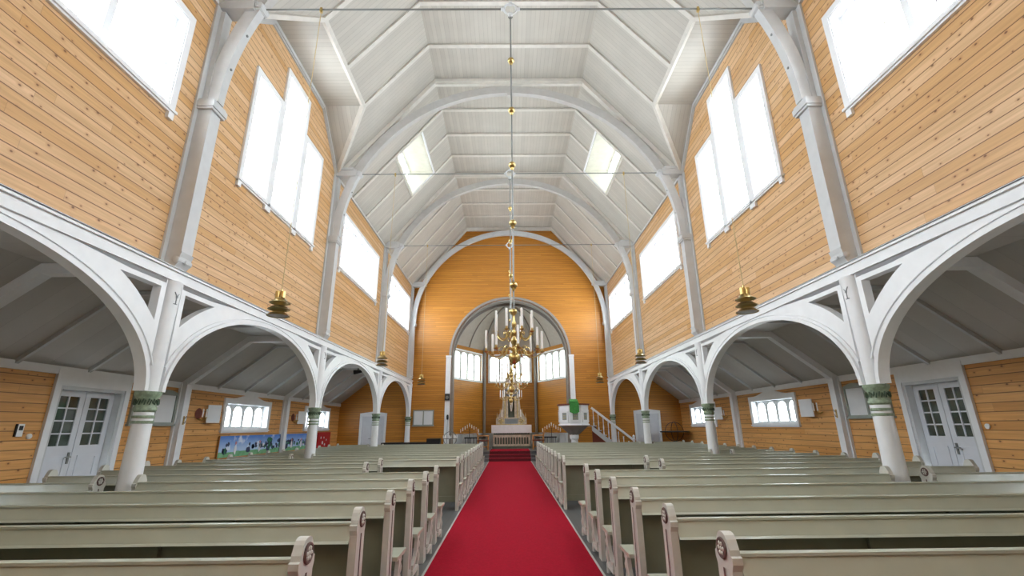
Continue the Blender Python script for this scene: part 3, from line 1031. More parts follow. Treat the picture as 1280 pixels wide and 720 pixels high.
tag(mb.obj('stair_carpet', [M['carpet'], M['carpet_dark']]), 'red carpet laid over the chancel steps before the altar', 'carpet')

# ------------------------------------------------------------------ pews
meshes = {}


def cached(key, build):
    if key not in meshes:
        meshes[key] = build()
    return meshes[key]


def post_mesh(H, out):
    """pew end; local x=0 is its outer face, body runs inwards; out=+1 faces +x"""
    f = lambda u, v, t: (-out * t, u, v)
    sh = H - 0.10
    half = [(0.085, 0), (0.085, 0.35), (0.08, sh - 0.06), (0.094, sh - 0.03), (0.094, sh), (0.080, sh + 0.006), (0.074, sh + 0.03),
            (0.062, sh + 0.052), (0.052, sh + 0.072), (0.038, sh + 0.09), (0.02, H - 0.002)]
    pts = half + [(0.0, H)] + [(-u, v) for u, v in reversed(half)]
    return MB().plate(pts, [], f, 0.0, 0.05).data('end_post', M['pew_end'])


def rosette_mesh(H, out):
    f = MB()
    x = out * 0.004
    z = H - 0.075
    f.mi = 1
    f.lathe([(0.045, -0.006), (0.045, 0.0), (0.03, 0.001)], x - out * 0.001, 0, z, 18, 'X')
    f.torus((x, 0, z), 0.043, 0.008, 'X', 20, 6)
    f.mi = 0
    for i in range(6):
        a = 2 * PI * i / 6
        f.ball((x, 0.024 * math.cos(a), z + 0.024 * math.sin(a)), 0.012, 8, 5)
    f.ball((x, 0, z), 0.011, 8, 5)
    f.mi = 1
    f.box(x - 0.003, x + 0.0005 * out, -0.006, 0.006, 0.15, H - 0.16)
    return f.data('rosette', [M['pew_end'], M['rose']])


def leg_mesh(out):
    mb = MB()
    pr = [(0.024, 0.0), (0.024, 0.09), (0.014, 0.11), (0.022, 0.15), (0.026, 0.19), (0.016, 0.235), (0.013, 0.255), (0.02, 0.275), (0.024, 0.31), (0.014, 0.345), (0.022, 0.365), (0.022, 0.412)]
    mb.lathe(pr, out * 0.005, 0.36, 0, 10)
    return mb.data('leg', M['pew_end'], True)


def brace_mesh(out):
    mb = MB()
    x = -out * 0.0
    mb.box(x - 0.02, x + 0.02, 0.08, 0.34, 0.06, 0.11)
    pts = []
    for i in range(13):
        a = PI / 2 * i / 12
        pts.append((x, 0.08 + 0.24 * math.sin(a), 0.14 + 0.26 * (1 - math.cos(a))))
    mb.sweep(pts, (1, 0, 0), 0.035, 0.045)
    return mb.data('brace', M['pew_end'])


def seat_mesh(L):
    h = L / 2
    mb = MB().box(-h - 0.045, h + 0.045, 0.095, 0.43, 0.413, 0.445)
    mb.box(-h + 0.052, h - 0.052, 0.042, 0.095, 0.413, 0.445)
    mb.box(-h + 0.075, h - 0.075, 0.09, 0.11, 0.30, 0.413)
    return mb.data('seat', M['pew'])


def back_mesh(L, zt):
    h = L / 2 - 0.048
    mb = MB()
    f = lambda u, v, t: (t, u, v)
    mb.plate([(-0.098, zt - 0.115), (-0.06, zt - 0.115), (-0.03, zt - 0.01), (-0.035, zt), (-0.062, zt), (-0.068, zt - 0.012)], [], f, -h, h)
    mb.plate([(-0.108, zt - 0.118), (-0.06, zt - 0.118), (-0.06, zt - 0.10), (-0.1, zt - 0.105)], [], f, -h, h)
    mb.plate([(-0.078, zt - 0.012), (-0.025, zt - 0.012), (-0.025, zt + 0.002), (-0.078, zt + 0.002)], [], f, -h, h)
    return mb.data('backrest', M['pew'])


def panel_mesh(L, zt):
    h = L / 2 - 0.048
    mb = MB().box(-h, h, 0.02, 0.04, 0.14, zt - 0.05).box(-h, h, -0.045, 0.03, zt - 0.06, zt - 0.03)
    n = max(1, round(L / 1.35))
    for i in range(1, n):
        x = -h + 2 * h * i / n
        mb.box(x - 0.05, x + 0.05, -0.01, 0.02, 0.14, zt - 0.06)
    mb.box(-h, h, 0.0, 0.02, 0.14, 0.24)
    return mb.data('back_panel', M['pew_shade'])


def pew(x0, x1, y, H, zt, label, group):
    L = round(x1 - x0, 3)
    t = thing('pew', label, 'pew', ((x0 + x1) / 2, y, 0), 0, group)
    for out in (-1, 1):
        loc = (out * L / 2, 0, 0)
        p = link('end_post', cached(('post', H, out), lambda: post_mesh(H, out)), t, loc)
        link('rosette', cached(('ros', H, out), lambda: rosette_mesh(H, out)), p)
        link('leg', cached(('leg', out), lambda: leg_mesh(out)), t, loc)
        link('brace', cached(('brace', out), lambda: brace_mesh(out)), t, loc)
    link('seat', cached(('seat', L), lambda: seat_mesh(L)), t)
    link('backrest', cached(('back', L, zt), lambda: back_mesh(L, zt)), t)
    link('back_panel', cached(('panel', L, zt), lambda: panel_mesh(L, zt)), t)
    return t


XO = 6.5
rows = [2.55 + 0.872 * k for k in range(6)]
rows2 = [9.47 + 0.86 * k for k in range(11)]
allr = [(y, 0.985, 0.90, 'a') for y in rows] + [(7.78, 0.985, 0.90, 'A'), (8.64, 0.985, 0.90, 'A')] + [(y, 0.95, 0.895, 'b') for i, y in enumerate(rows2)]
for s in (-1, 1):
    g = 'green-grey pews %s of the red carpet' % SIDE[s]
    for i, (y, H, zt, kind) in enumerate(allr):
        xi = 1.03 + s * AX if kind == 'a' else 1.0 + s * AX
        cut = None
        for cy in colY[:3]:
            if -0.60 < y - cy < 0.25:
                cut = cy
        rank = ORD[i] + ' row from the back'
        def mk(a, b, extra=''):
            xa, xb = (a, b) if s > 0 else (-b, -a)
            pew(xa, xb, y, H, zt, 'green-grey wooden pew %s of the carpet, %s%s' % (SIDE[s], rank, extra), g)
        if kind == 'A':
            mk(2.33, XO, ', shorter')
        elif cut:
            mk(xi, 4.60, ', inner of column')
            mk(5.06, XO, ', outer of column')
        else:
            mk(xi, XO)

# ------------------------------------------------------------------ chandeliers
def chandelier():
    t = thing('chandelier', 'brass candle chandelier on long rod, nearest and largest of three', 'chandelier', (0, TR[0], 0), 0, 'brass chandeliers down the nave')
    rod = MB().tube([(0, 0, 3.05), (0, 0, 8.28)], 0.012, 8).obj('rod', M['iron'], t)
    for z in (3.42, 4.38, 5.36, 6.36, 7.34):
        b = MB().ball((0, 0, z), 0.055, 14, 10)
        b.lathe([(0.02, -0.09), (0.028, -0.06), (0.02, -0.05)], 0, 0, z, 10)
        b.obj('ball', M['brass'], rod, True)
    MB().torus((0, 0, 8.26), 0.03, 0.009, 'Y', 14, 6).obj('hook', M['iron'], rod)
    pr = [(0.004, 2.24), (0.02, 2.255), (0.022, 2.275), (0.012, 2.29), (0.014, 2.305), (0.04, 2.315), (0.068, 2.34), (0.08, 2.375), (0.075, 2.415), (0.05, 2.45),
          (0.03, 2.465), (0.03, 2.48), (0.05, 2.495), (0.05, 2.515), (0.028, 2.53), (0.024, 2.56), (0.042, 2.59), (0.046, 2.62), (0.026, 2.65), (0.02, 2.68),
          (0.036, 2.70), (0.036, 2.72), (0.018, 2.74), (0.016, 2.80), (0.03, 2.83), (0.034, 2.86), (0.018, 2.90), (0.012, 2.97), (0.03, 2.99), (0.042, 3.02), (0.03, 3.055), (0.008, 3.07)]
    MB().lathe(pr, seg=20).obj('body', M['brass'], t, True)
    MB().ball((0, 0, 3.03), 0.048, 14, 10).obj('top_ball', M['brass'], t, True)
    for tier, (n, R, zd, zr, ch) in enumerate(((8, 0.385, 2.47, 2.50, 0.25), (8, 0.265, 2.73, 2.71, 0.25))):
        for i in range(n):
            a = 2 * PI * (i + (0.5 if tier else 0.15)) / n
            d = Vector((math.cos(a), math.sin(a), 0))
            z = Vector((0, 0, 1))
            pts = []
            for k in range(19):
                u = k / 18
                rr = 0.03 + (R - 0.03) * u
                zz = zr + (0.05 * math.sin(u * PI * 0.9) if u < 0.35 else 0) - 0.085 * math.sin(max(0, (u - 0.2) / 0.8) * PI) + (zd - zr) * u
                pts.append(d * rr + z * zz)
            ar = MB().tube(pts, [0.011 - 0.004 * k / 18 for k in range(19)], 6)
            cur = [d * (0.45 * R + 0.035 * math.cos(q)) + z * (zr + 0.0 + 0.035 * math.sin(q)) for q in [PI * 1.6 * j / 10 for j in range(11)]]
            ar.tube(cur, 0.006, 5)
            ar.lathe([(0.006, -0.015), (0.034, 0.0), (0.036, 0.008), (0.016, 0.01), (0.016, 0.045), (0.019, 0.048)], d.x * R, d.y * R, zd, 12)
            arm = ar.obj('arm', M['brass'], t, True)
            MB().lathe([(0.0165, 0.04), (0.0155, 0.04 + ch), (0.005, 0.045 + ch)], d.x * R, d.y * R, zd, 8).obj('candle', M['candle'], arm, True)
    return t


ch = chandelier()
dup(ch, (0, TR[1], 0), 'brass candle chandelier hanging from the second tie rod, middle of three')
dup(ch, (0, TR[2], 0), 'brass candle chandelier nearest the altar, smallest of three')


# ------------------------------------------------------------------ pendant lamps
def pendant():
    t = thing('pendant_lamp', 'x', 'pendant lamp', (0, 0, 0), 0, 'stacked brass pendant lamps')
    MB().tube([(0, 0, 3.38), (0, 0, 8.43)], 0.006, 6).obj('cord', M['cord'], t)
    MB().box(-0.02, 0.02, -0.022, 0.022, 8.38, 8.47).obj('cord_clip', M['brass'], t)
    cyl = MB()
    for i in range(3):
        a = 2 * PI * i / 3 + PI / 2
        cyl.lathe([(0.03, 3.25), (0.035, 3.255), (0.035, 3.345), (0.03, 3.35)], 0.04 * math.cos(a), 0.04 * math.sin(a), 0, 12)
    cyl.tube([(0, 0, 3.25), (0, 0, 3.39)], [0.02, 0.008], 8)
    cyl.obj('lamp_holder', M['brass'], t, True)
    for z0, r0, r1, h in ((3.185, 0.06, 0.140, 0.075), (3.092, 0.085, 0.146, 0.05), (3.0, 0.09, 0.152, 0.05)):
        prof = [(r0 * 0.6, z0 + h), (r0, z0 + h - 0.006), (r0 * 0.45 + r1 * 0.55 - 0.006, z0 + 0.028), (r1, z0), (r1 - 0.003, z0 - 0.004), (r0 * 0.45 + r1 * 0.55 - 0.012, z0 + 0.022), (r0 * 0.85, z0 + h - 0.015)]
        MB().lathe(prof, seg=28).obj('lamp_shade', M['lampbrass'], t, True)
    MB().lathe([(0.07, 2.995), (0.13, 3.004), (0.10, 3.03)], seg=20).obj('diffuser', M['arch'], t, True)
    return t


pl = pendant()
i = 0
for ti, dep in enumerate(('hanging before the three-part windows', 'at the middle truss', 'nearest the altar')):
    for s in (-1, 1):
        lb = 'stacked brass pendant lamp on the %s, %s' % (SIDE[s], dep)
        loc = (s * 3.27, TR[ti], 0)
        if i == 0:
            pl.location = loc
            pl['label'] = lb
        else:
            dup(pl, loc, lb)
        i += 1

# ------------------------------------------------------------------ altar
AYC = 25.3
t = thing('altar', 'altar with white lace frontal over a row of small arches', 'altar', (AX + 0.1, AYC, 0.4))
MB().box(-1.0, 1.0, -0.28, 0.4, 0.0, 0.12).box(-0.95, 0.95, -0.2, 0.4, 0.12, 1.1).obj('body', M['crossgreen'], t)
mb = MB()
holes = []
for i in range(13):
    x = -0.9 + 1.8 * (i + 0.5) / 13
    holes.append([(x - 0.045, 0.22), (x + 0.045, 0.22)] + [(x + 0.045 * math.cos(q), 0.52 + 0.045 * math.sin(q)) for q in [PI * k / 6 for k in range(7)]])
mb.plate([(-0.97, 0.12), (0.97, 0.12), (0.97, 0.68), (-0.97, 0.68)], holes, lambda u, v, q: (u, -0.30 + q, v), 0, 0.08)
mb.obj('arcaded_front', M['stone'], t)
MB().box(-1.03, 1.03, -0.33, 0.42, 1.1, 1.16).obj('top', M['stone'], t)
mb = MB()
mb.box(-1.05, 1.05, -0.345, 0.3, 1.16, 1.175)
pts = [(-1.05, 1.175), (-1.05, 0.78)]
for i in range(43):
    pts.append((-1.05 + 2.1 * i / 42, 0.76 + (0.025 if i % 2 else 0.0)))
pts += [(1.05, 0.78), (1.05, 1.175)]
mb.plate(pts, [], lambda u, v, q: (u, -0.345 + q, v), -0.012, 0.0)
mb.obj('altar_cloth', M['cloth'], t)

t = thing('altarpiece', 'gilded carved altarpiece with crucifix behind the altar', 'altarpiece', (AX + 0.1, AYC + 0.25, 1.577))
out = [(-0.82, 0), (0.82, 0), (0.82, 0.32), (0.74, 0.36), (0.66, 0.55), (0.56, 0.66), (0.5, 0.85), (0.46, 1.2), (0.45, 2.2), (0.30, 2.35), (0.22, 2.6), (0.12, 2.72), (0.05, 3.0), (-0.05, 3.0), (-0.12, 2.72), (-0.22, 2.6), (-0.30, 2.35), (-0.45, 2.2), (-0.46, 1.2), (-0.5, 0.85), (-0.56, 0.66), (-0.66, 0.55), (-0.74, 0.36), (-0.82, 0.32)]
ni = [(-0.17, 0.38), (0.17, 0.38), (0.17, 1.6), (-0.17, 1.6)]
MB().plate(out, [ni], lambda u, v, q: (u, q, v), -0.1, 0.08).obj('retable', M['stone'], t)
MB().box(-0.2, 0.2, 0.05, 0.09, 0.35, 1.65).obj('niche_back', M['crossgreen'], t)
mb = MB()
for s in (-1, 1):
    mb.lathe([(0.05, 0.36), (0.05, 0.42), (0.035, 0.45), (0.035, 1.5), (0.05, 1.55), (0.06, 1.62)], s * 0.33, -0.13, 0, 12)
    mb.lathe([(0.04, 0.3), (0.045, 0.36), (0.02, 0.4), (0.025, 0.5), (0.004, 0.62)], s * 0.76, -0.06, 0, 10)
    mb.lathe([(0.03, 0.5), (0.035, 0.56), (0.015, 0.6), (0.02, 0.72), (0.004, 0.85)], s * 0.6, -0.06, 0, 10)
    for k in range(5):
        a = PI * (0.15 + 0.17 * k)
        mb.ball((s * (0.55 + 0.13 * math.cos(a)), -0.11, 0.14 + 0.13 * math.sin(a)), 0.045, 10, 6)
    mb.ball((s * 0.55, -0.11, 0.14), 0.08, 12, 8)
mb.box(-0.82, 0.82, -0.14, 0.0, 0.0, 0.04)
mb.obj('gilded_carving', M['gold'], t, True)
mb = MB().box(-0.34, 0.34, -0.13, -0.05, 0.06, 0.32)
mb.obj('predella', M['slategrey'], t)
mb = MB()
arcp = [(0.42 * math.cos(q), -0.14, 1.78 + 0.22 * math.sin(q)) for q in [PI + PI * k / 20 for k in range(21)]]
mb.sweep(arcp, (0, 1, 0), 0.08, 0.16)
mb.box(-0.44, 0.44, -0.18, -0.1, 1.76, 1.86)
mb.box(-0.05, 0.05, -0.19, -0.1, 1.5, 2.1)
cru = mb.obj('crucifix', M['slategrey'], t)
# small carved figure, one skinned body
bmf = bmesh.new()
J = [(0, -0.2, 0.95), (0, -0.2, 1.1), (0, -0.2, 1.28), (0, -0.21, 1.36), (0, -0.235, 1.45),
     (0.07, -0.2, 1.31), (0.2, -0.2, 1.42), (0.33, -0.2, 1.54), (-0.07, -0.2, 1.31), (-0.2, -0.2, 1.42), (-0.33, -0.2, 1.54),
     (0.045, -0.2, 0.9), (0.04, -0.235, 0.68), (0.015, -0.2, 0.47), (-0.045, -0.2, 0.9), (-0.04, -0.235, 0.68), (-0.015, -0.2, 0.47)]
RR = [0.062, 0.055, 0.07, 0.028, 0.05, 0.032, 0.024, 0.015, 0.032, 0.024, 0.015, 0.045, 0.03, 0.018, 0.045, 0.03, 0.018]
ED = [(0, 1), (1, 2), (2, 3), (3, 4), (2, 5), (5, 6), (6, 7), (2, 8), (8, 9), (9, 10), (0, 11), (11, 12), (12, 13), (0, 14), (14, 15), (15, 16)]
vs = [bmf.verts.new(p) for p in J]
for a, b in ED:
    bmf.edges.new((vs[a], vs[b]))
me = bpy.data.meshes.new('figure')
bmf.to_mesh(me)
bmf.free()
me.materials.append(M['skin'])
fo = link('figure', me, cru)
fo.location = (0, 0.0, 0.22)
sk = fo.modifiers.new('skin', 'SKIN')
for i, r in enumerate(RR):
    me.skin_vertices[0].data[i].radius = (r, r)
me.skin_vertices[0].data[0].use_root = True
fo.modifiers.new('sub', 'SUBSURF').levels = 1
for s in (-1, 1):
    c = thing('candlestick', 'white candle in gilt holder on the altar, %s of the crucifix' % SIDE[s], 'candlestick', (AX + 0.1 + s * 0.5, AYC - 0.02, 1.575), 0, 'altar candles')
    MB().lathe([(0.06, 0), (0.055, 0.02), (0.015, 0.05), (0.02, 0.2), (0.012, 0.36), (0.04, 0.4), (0.04, 0.41)], seg=12).obj('holder', M['gold'], c, True)
    MB().lathe([(0.026, 0.41), (0.024, 0.78), (0.006, 0.79)], seg=10).obj('candle', M['candle'], c, True)


# chancel chairs
def armchair(label, loc, rz):
    t = thing('armchair', label, 'armchair', loc, rz, 'chancel armchairs')
    for x in (-0.26, 0.26):
        MB().tube([(x, -0.25, 0), (x, -0.25, 0.42)], 0.025).tube([(x, -0.25, 0.42), (x, -0.25, 0.64)], 0.022).obj('leg', M['chairwood'], t)
        MB().tube([(x, 0.27, 0), (x, 0.25, 0.42), (x, 0.27, 0.7), (x, 0.36, 1.02)], 0.025).obj('leg', M['chairwood'], t)
        MB().tube([(x, -0.29, 0.65), (x, 0.0, 0.67), (x, 0.27, 0.66)], 0.026).obj('armrest', M['chairwood'], t)
        MB().tube([(x, -0.25, 0.14), (x, 0.26, 0.14)], 0.016).obj('stretcher', M['chairwood'], t)
    MB().box(-0.29, 0.29, -0.29, 0.29, 0.41, 0.46).obj('seat', M['redwood'], t)
    b = MB()
    for z in (0.62, 0.78, 0.96):
        yy = 0.26 + max(0, z - 0.7) * 0.28
        b.box(-0.26, 0.26, yy - 0.012, yy + 0.012, z - 0.035, z + 0.035)
    b.obj('backrest', M['chairwood'], t)


armchair('oak armchair facing inwards to the left of the altar steps', (AX - 1.32, 24.0, 0.4), PI / 2)
armchair('oak armchair facing inwards to the right of the altar steps', (AX + 1.42, 24.0, 0.4), -PI / 2)

# candle trees
for s in (-1, 1):
    t = thing('candle_stand', 'tall chevron candle stand with white candles %s of the altar' % SIDE[s], 'candle stand', (s * 2.12, 24.75, 0.4), 0, 'chevron candle stands')
    st = MB().lathe([(0.16, 0), (0.16, 0.02), (0.03, 0.05), (0.014, 0.1), (0.014, 1.02)], seg=14)
    stem = st.obj('stem', M['black'], t, True)
    for i in range(9):
        x = -0.46 + 0.92 * i / 8
        z = 1.14 - abs(x) * 0.62
        ar = MB().tube([(0, 0, 0.92 - abs(x) * 0.3), (x * 0.6, 0, z - 0.14), (x, 0, z - 0.06)], 0.009, 6)
        ar.lathe([(0.01, -0.06), (0.035, -0.05), (0.035, -0.035)], x, 0, z, 10)
        arm = ar.obj('arm', M['chairwood'], t)
        MB().lathe([(0.022, -0.04), (0.021, 0.13), (0.005, 0.14)], x, 0, z, 8).obj('candle', M['candle'], arm, True)
# low dark radiators by the dado
for s in (-1, 1):
    t = thing('kneeling_rail', 'low dark rail in front of the apse dado, %s of the altar' % SIDE[s], 'rail', (s * 1.85, 25.05, 0.4), 0, 'dark chancel rails')
    MB().box(-0.55, 0.55, -0.1, 0.1, 0.52, 0.58).obj('top_rail', M['black'], t)
    mb = MB()
    for i in range(8):
        x = -0.5 + i / 7
        mb.box(x - 0.02, x + 0.02, -0.03, 0.03, 0.06, 0.52)
    mb.box(-0.55, 0.55, -0.05, 0.05, 0.0, 0.06)
    mb.obj('balusters', M['slategrey'], t)

# ------------------------------------------------------------------ pulpit
PXC, PYC = 2.78, 21.0
t = thing('pulpit', 'white eight-sided pulpit with painted panels right of the chancel arch', 'pulpit', (PXC, PYC, 0))
def octo(mb, r0, z0, r1, z1, ri=None):
    a = [mb.bm.verts.new((r0 * math.cos(PI / 8 + i * PI / 4), r0 * math.sin(PI / 8 + i * PI / 4), z0)) for i in range(8)]
    b = [mb.bm.verts.new((r1 * math.cos(PI / 8 + i * PI / 4), r1 * math.sin(PI / 8 + i * PI / 4), z1)) for i in range(8)]
    for i in range(8):
        mb.face([a[i], a[(i + 1) % 8], b[(i + 1) % 8], b[i]])
    mb.face(a[::-1]); mb.face(b)
mb = MB()
octo(mb, 0.66, 1.58, 0.68, 2.36)
mb.obj('tub', M['white'], t)
mb = MB(); octo(mb, 0.74, 2.36, 0.74, 2.42); mb.obj('rim', M['redwood'], t)
mb = MB(); octo(mb, 0.72, 1.52, 0.70, 1.58); octo(mb, 0.70, 2.12, 0.70, 2.16); mb.obj('moulding', M['white'], t)
mb = MB(); octo(mb, 0.2, 1.12, 0.66, 1.50); octo(mb, 0.68, 1.49, 0.68, 1.53); mb.obj('underside', M['shade'], t)
mb = MB().lathe([(0.26, 0), (0.26, 0.1), (0.17, 0.16), (0.15, 0.9), (0.2, 0.98), (0.2, 1.14)], seg=8)
mb.obj('pedestal', M['white'], t)
for i in range(8):
    an = -PI / 2 + PI / 4 * i
    d = Vector((math.cos(an), math.sin(an), 0)); e = Vector((-math.sin(an), math.cos(an), 0))
    R0 = 0.668 * math.cos(PI / 8)
    f = lambda u, v, q: tuple(d * (R0 + q) + e * u + Vector((0, 0, v)))
    fr = MB().plate([(-0.2, 1.64), (0.2, 1.64), (0.2, 2.1), (-0.2, 2.1)], [[(-0.12, 1.74), (0.12, 1.74), (0.12, 2.04), (-0.12, 2.04)]], f, -0.02, 0.035).obj('panel_frame', M['white'], t)
    pm = MB()
    pm.plate([(-0.12, 1.74), (0.12, 1.74), (0.12, 2.04), (-0.12, 2.04)], [], f, -0.01, 0.018)
    pm.mi = 1
    for k in range(5):
        x, z = -0.06 + 0.03 * k, 1.82 + 0.05 * ((k * 2) % 4)
        pm.ball(f(x, z, 0.018), 0.02, 8, 5)
    pm.obj('painted_panel', [M['boardframe'], M['gold']], fr)
c = MB().plate([(-0.2, 2.44), (0.2, 2.44), (0.2, 2.06), (0.06, 2.0), (-0.06, 2.0), (-0.2, 2.06)], [], lambda u, v, q: (u - 0.05, -0.78 + q, v), -0.012, 0.012)
c.box(-0.25, 0.15, -0.79, -0.45, 2.43, 2.46)
tag(link('pulpit_cloth', c.data('pulpit_cloth', M['gcloth']), None, (PXC, PYC, 0)), 'green embroidered cloth hanging over the pulpit rim', 'cloth')
lec = thing('book_rest', 'small sloping book rest on the pulpit rim under the green cloth', 'book rest', (PXC, PYC, 0))
m2 = MB().plate([(-0.80, 2.47), (-0.42, 2.47), (-0.42, 2.62), (-0.80, 2.52)], [], lambda u, v, q: (q, u, v), -0.22, 0.12)
m2.obj('desk', M['gcloth'], lec)
# stairs: descending to the right
t = thing('pulpit_stairs', 'pulpit stairs with white rail and balusters descending to the right', 'stairs', (0, 0, 0))
sx0, sx1, z0_, z1_ = 3.56, 5.25, 1.5, 0.12
NS = 8
MBs = MB()
MBr = MB()
for i in range(NS):
    xa = sx0 + (sx1 - sx0) * i / NS
    xb = sx0 + (sx1 - sx0) * (i + 1) / NS
    z = z0_ - (z0_ - z1_) * i / (NS - 1)
    MBs.box(xa - 0.03, xb, 20.95, 21.75, z - 0.035, z)
    MBr.box(xb - 0.03, xb - 0.01, 21.0, 21.7, z - 0.2, z - 0.035)
MBs.obj('tread', M['grey'], t)
MBr.obj('riser', M['redwood'], t)
f = lambda u, v, q: (u, q, v)
MB().plate([(sx0, 1.50), (sx1 + 0.05, 0.12), (sx1 + 0.05, -0.0), (sx1 - 0.12, 0.0), (sx0, 1.28)], [], f, 20.9, 20.95).obj('stringer', M['grey'], t)
MB().plate([(sx0, 1.27), (sx1 - 0.14, 0.0), (sx0, 0.0)], [], f, 20.93, 20.96).obj('side_boarding', M['redwood'], t)
for i in range(NS):
    x = sx0 + (sx1 - sx0) * (i + 0.45) / NS
    zb = z0_ - (z0_ - z1_) * (i + 0.0) / (NS - 1)
    zt = zb + 0.78 - 0.06
    MB().lathe([(0.03, 0), (0.03, 0.1), (0.015, 0.14), (0.028, 0.3), (0.014, 0.45), (0.02, 0.6), (0.026, zt - zb)], x, 20.97, zb, 10).obj('baluster', M['white'], t, True)
MB().sweep([(sx0 + 0.02, 20.97, 2.26), (sx1 + 0.1, 20.97, 0.88)], (0, 1, 0), 0.07, 0.09).obj('handrail', M['white'], t)
MB().lathe([(0.055, 0), (0.055, 0.85), (0.07, 0.88), (0.07, 0.92), (0.04, 0.95), (0.06, 1.0), (0.055, 1.06), (0.01, 1.1)], sx1 + 0.12, 20.97, 0, 12).obj('newel_post', M['white'], t, True)

# ------------------------------------------------------------------ end-wall doors and boards
for s in (-1, 1):
    t = thing('door_%d' % (3 if s < 0 else 4), 'pale grey double door in the end wall of the %s aisle' % SIDE[s], 'door')
    tag(t, kind='structure')
    x0, x1 = s * 5.97, s * 7.03
    xa, xb = min(x0, x1), max(x0, x1)
    f = lambda u, v, q: (u, YE - q, v)
    xm = (xa + xb) / 2
    MB().plate([(xa - 0.08, 0), (xa, 0), (xa, 2.02), (xb, 2.02), (xb, 0), (xb + 0.08, 0), (xb + 0.1, 2.16), (xm, 2.24), (xa - 0.1, 2.16)], [], f, 0.0, 0.08).obj('casing', M['white'], t)
    for a, b in ((xa, xm - 0.006), (xm + 0.006, xb)):
        lf = MB().plate([(a, 0.0), (b, 0.0), (b, 2.02), (a, 2.02)], [], f, 0.0, 0.03)
        for zz0, zz1 in ((0.2, 0.9), (1.05, 1.85)):
            lf.plate([(a + 0.08, zz0), (b - 0.08, zz0), (b - 0.08, zz1), (a + 0.08, zz1)], [[(a + 0.11, zz0 + 0.03), (b - 0.11, zz0 + 0.03), (b - 0.11, zz1 - 0.03), (a + 0.11, zz1 - 0.03)]], f, 0.03, 0.042)
        lf.obj('door_leaf', M['leaf'], t)
    MB().tube([(xm - 0.06, YE - 0.03, 1.02), (xm - 0.06, YE - 0.08, 1.02), (xm - 0.16, YE - 0.08, 1.02)], 0.011).obj('door_handle', M['iron'], t)


def notice(name, label, cx, cz, wd, ht, fn, npan=2, arched=False):
    t = thing(name, label, 'notice board')
    a, b = -wd / 2, wd / 2
    holes = []
    pw = (wd - 0.05 * (npan + 1)) / npan
    for i in range(npan):
        l = a + 0.05 + i * (pw + 0.05)
        holes.append([(l, -ht / 2 + 0.05), (l + pw, -ht / 2 + 0.05), (l + pw, ht / 2 - 0.05), (l, ht / 2 - 0.05)])
    top = [(b, ht / 2), (a, ht / 2)]
    if arched:
        top = []
        for i in reversed(range(npan)):
            l = a + (wd / npan) * i
            top += [(l + wd / npan - 0.01 - (wd / npan - 0.02) * k / 8, ht / 2 + 0.07 * math.sin(PI * k / 8)) for k in range(9)]
    MB().plate([(a, -ht / 2), (b, -ht / 2)] + top, holes, lambda u, v, q: fn(cx + u, cz + v, q), 0.0, 0.05).obj('frame', M['boardframe'], t)
    for h in holes:
        MB().plate([(p[0], p[1]) for p in h], [], lambda u, v, q: fn(cx + u, cz + v, q), 0.005, 0.02).obj('sheet', M['paper'], t)
    MB().plate([(a - 0.03, -ht / 2 - 0.03), (b + 0.03, -ht / 2 - 0.03), (b + 0.03, -ht / 2 + 0.015), (a - 0.03, -ht / 2 + 0.015)], [], lambda u, v, q: fn(cx + u, cz + v, q), 0.0, 0.07).obj('ledge', M['boardframe'], t)
    return t


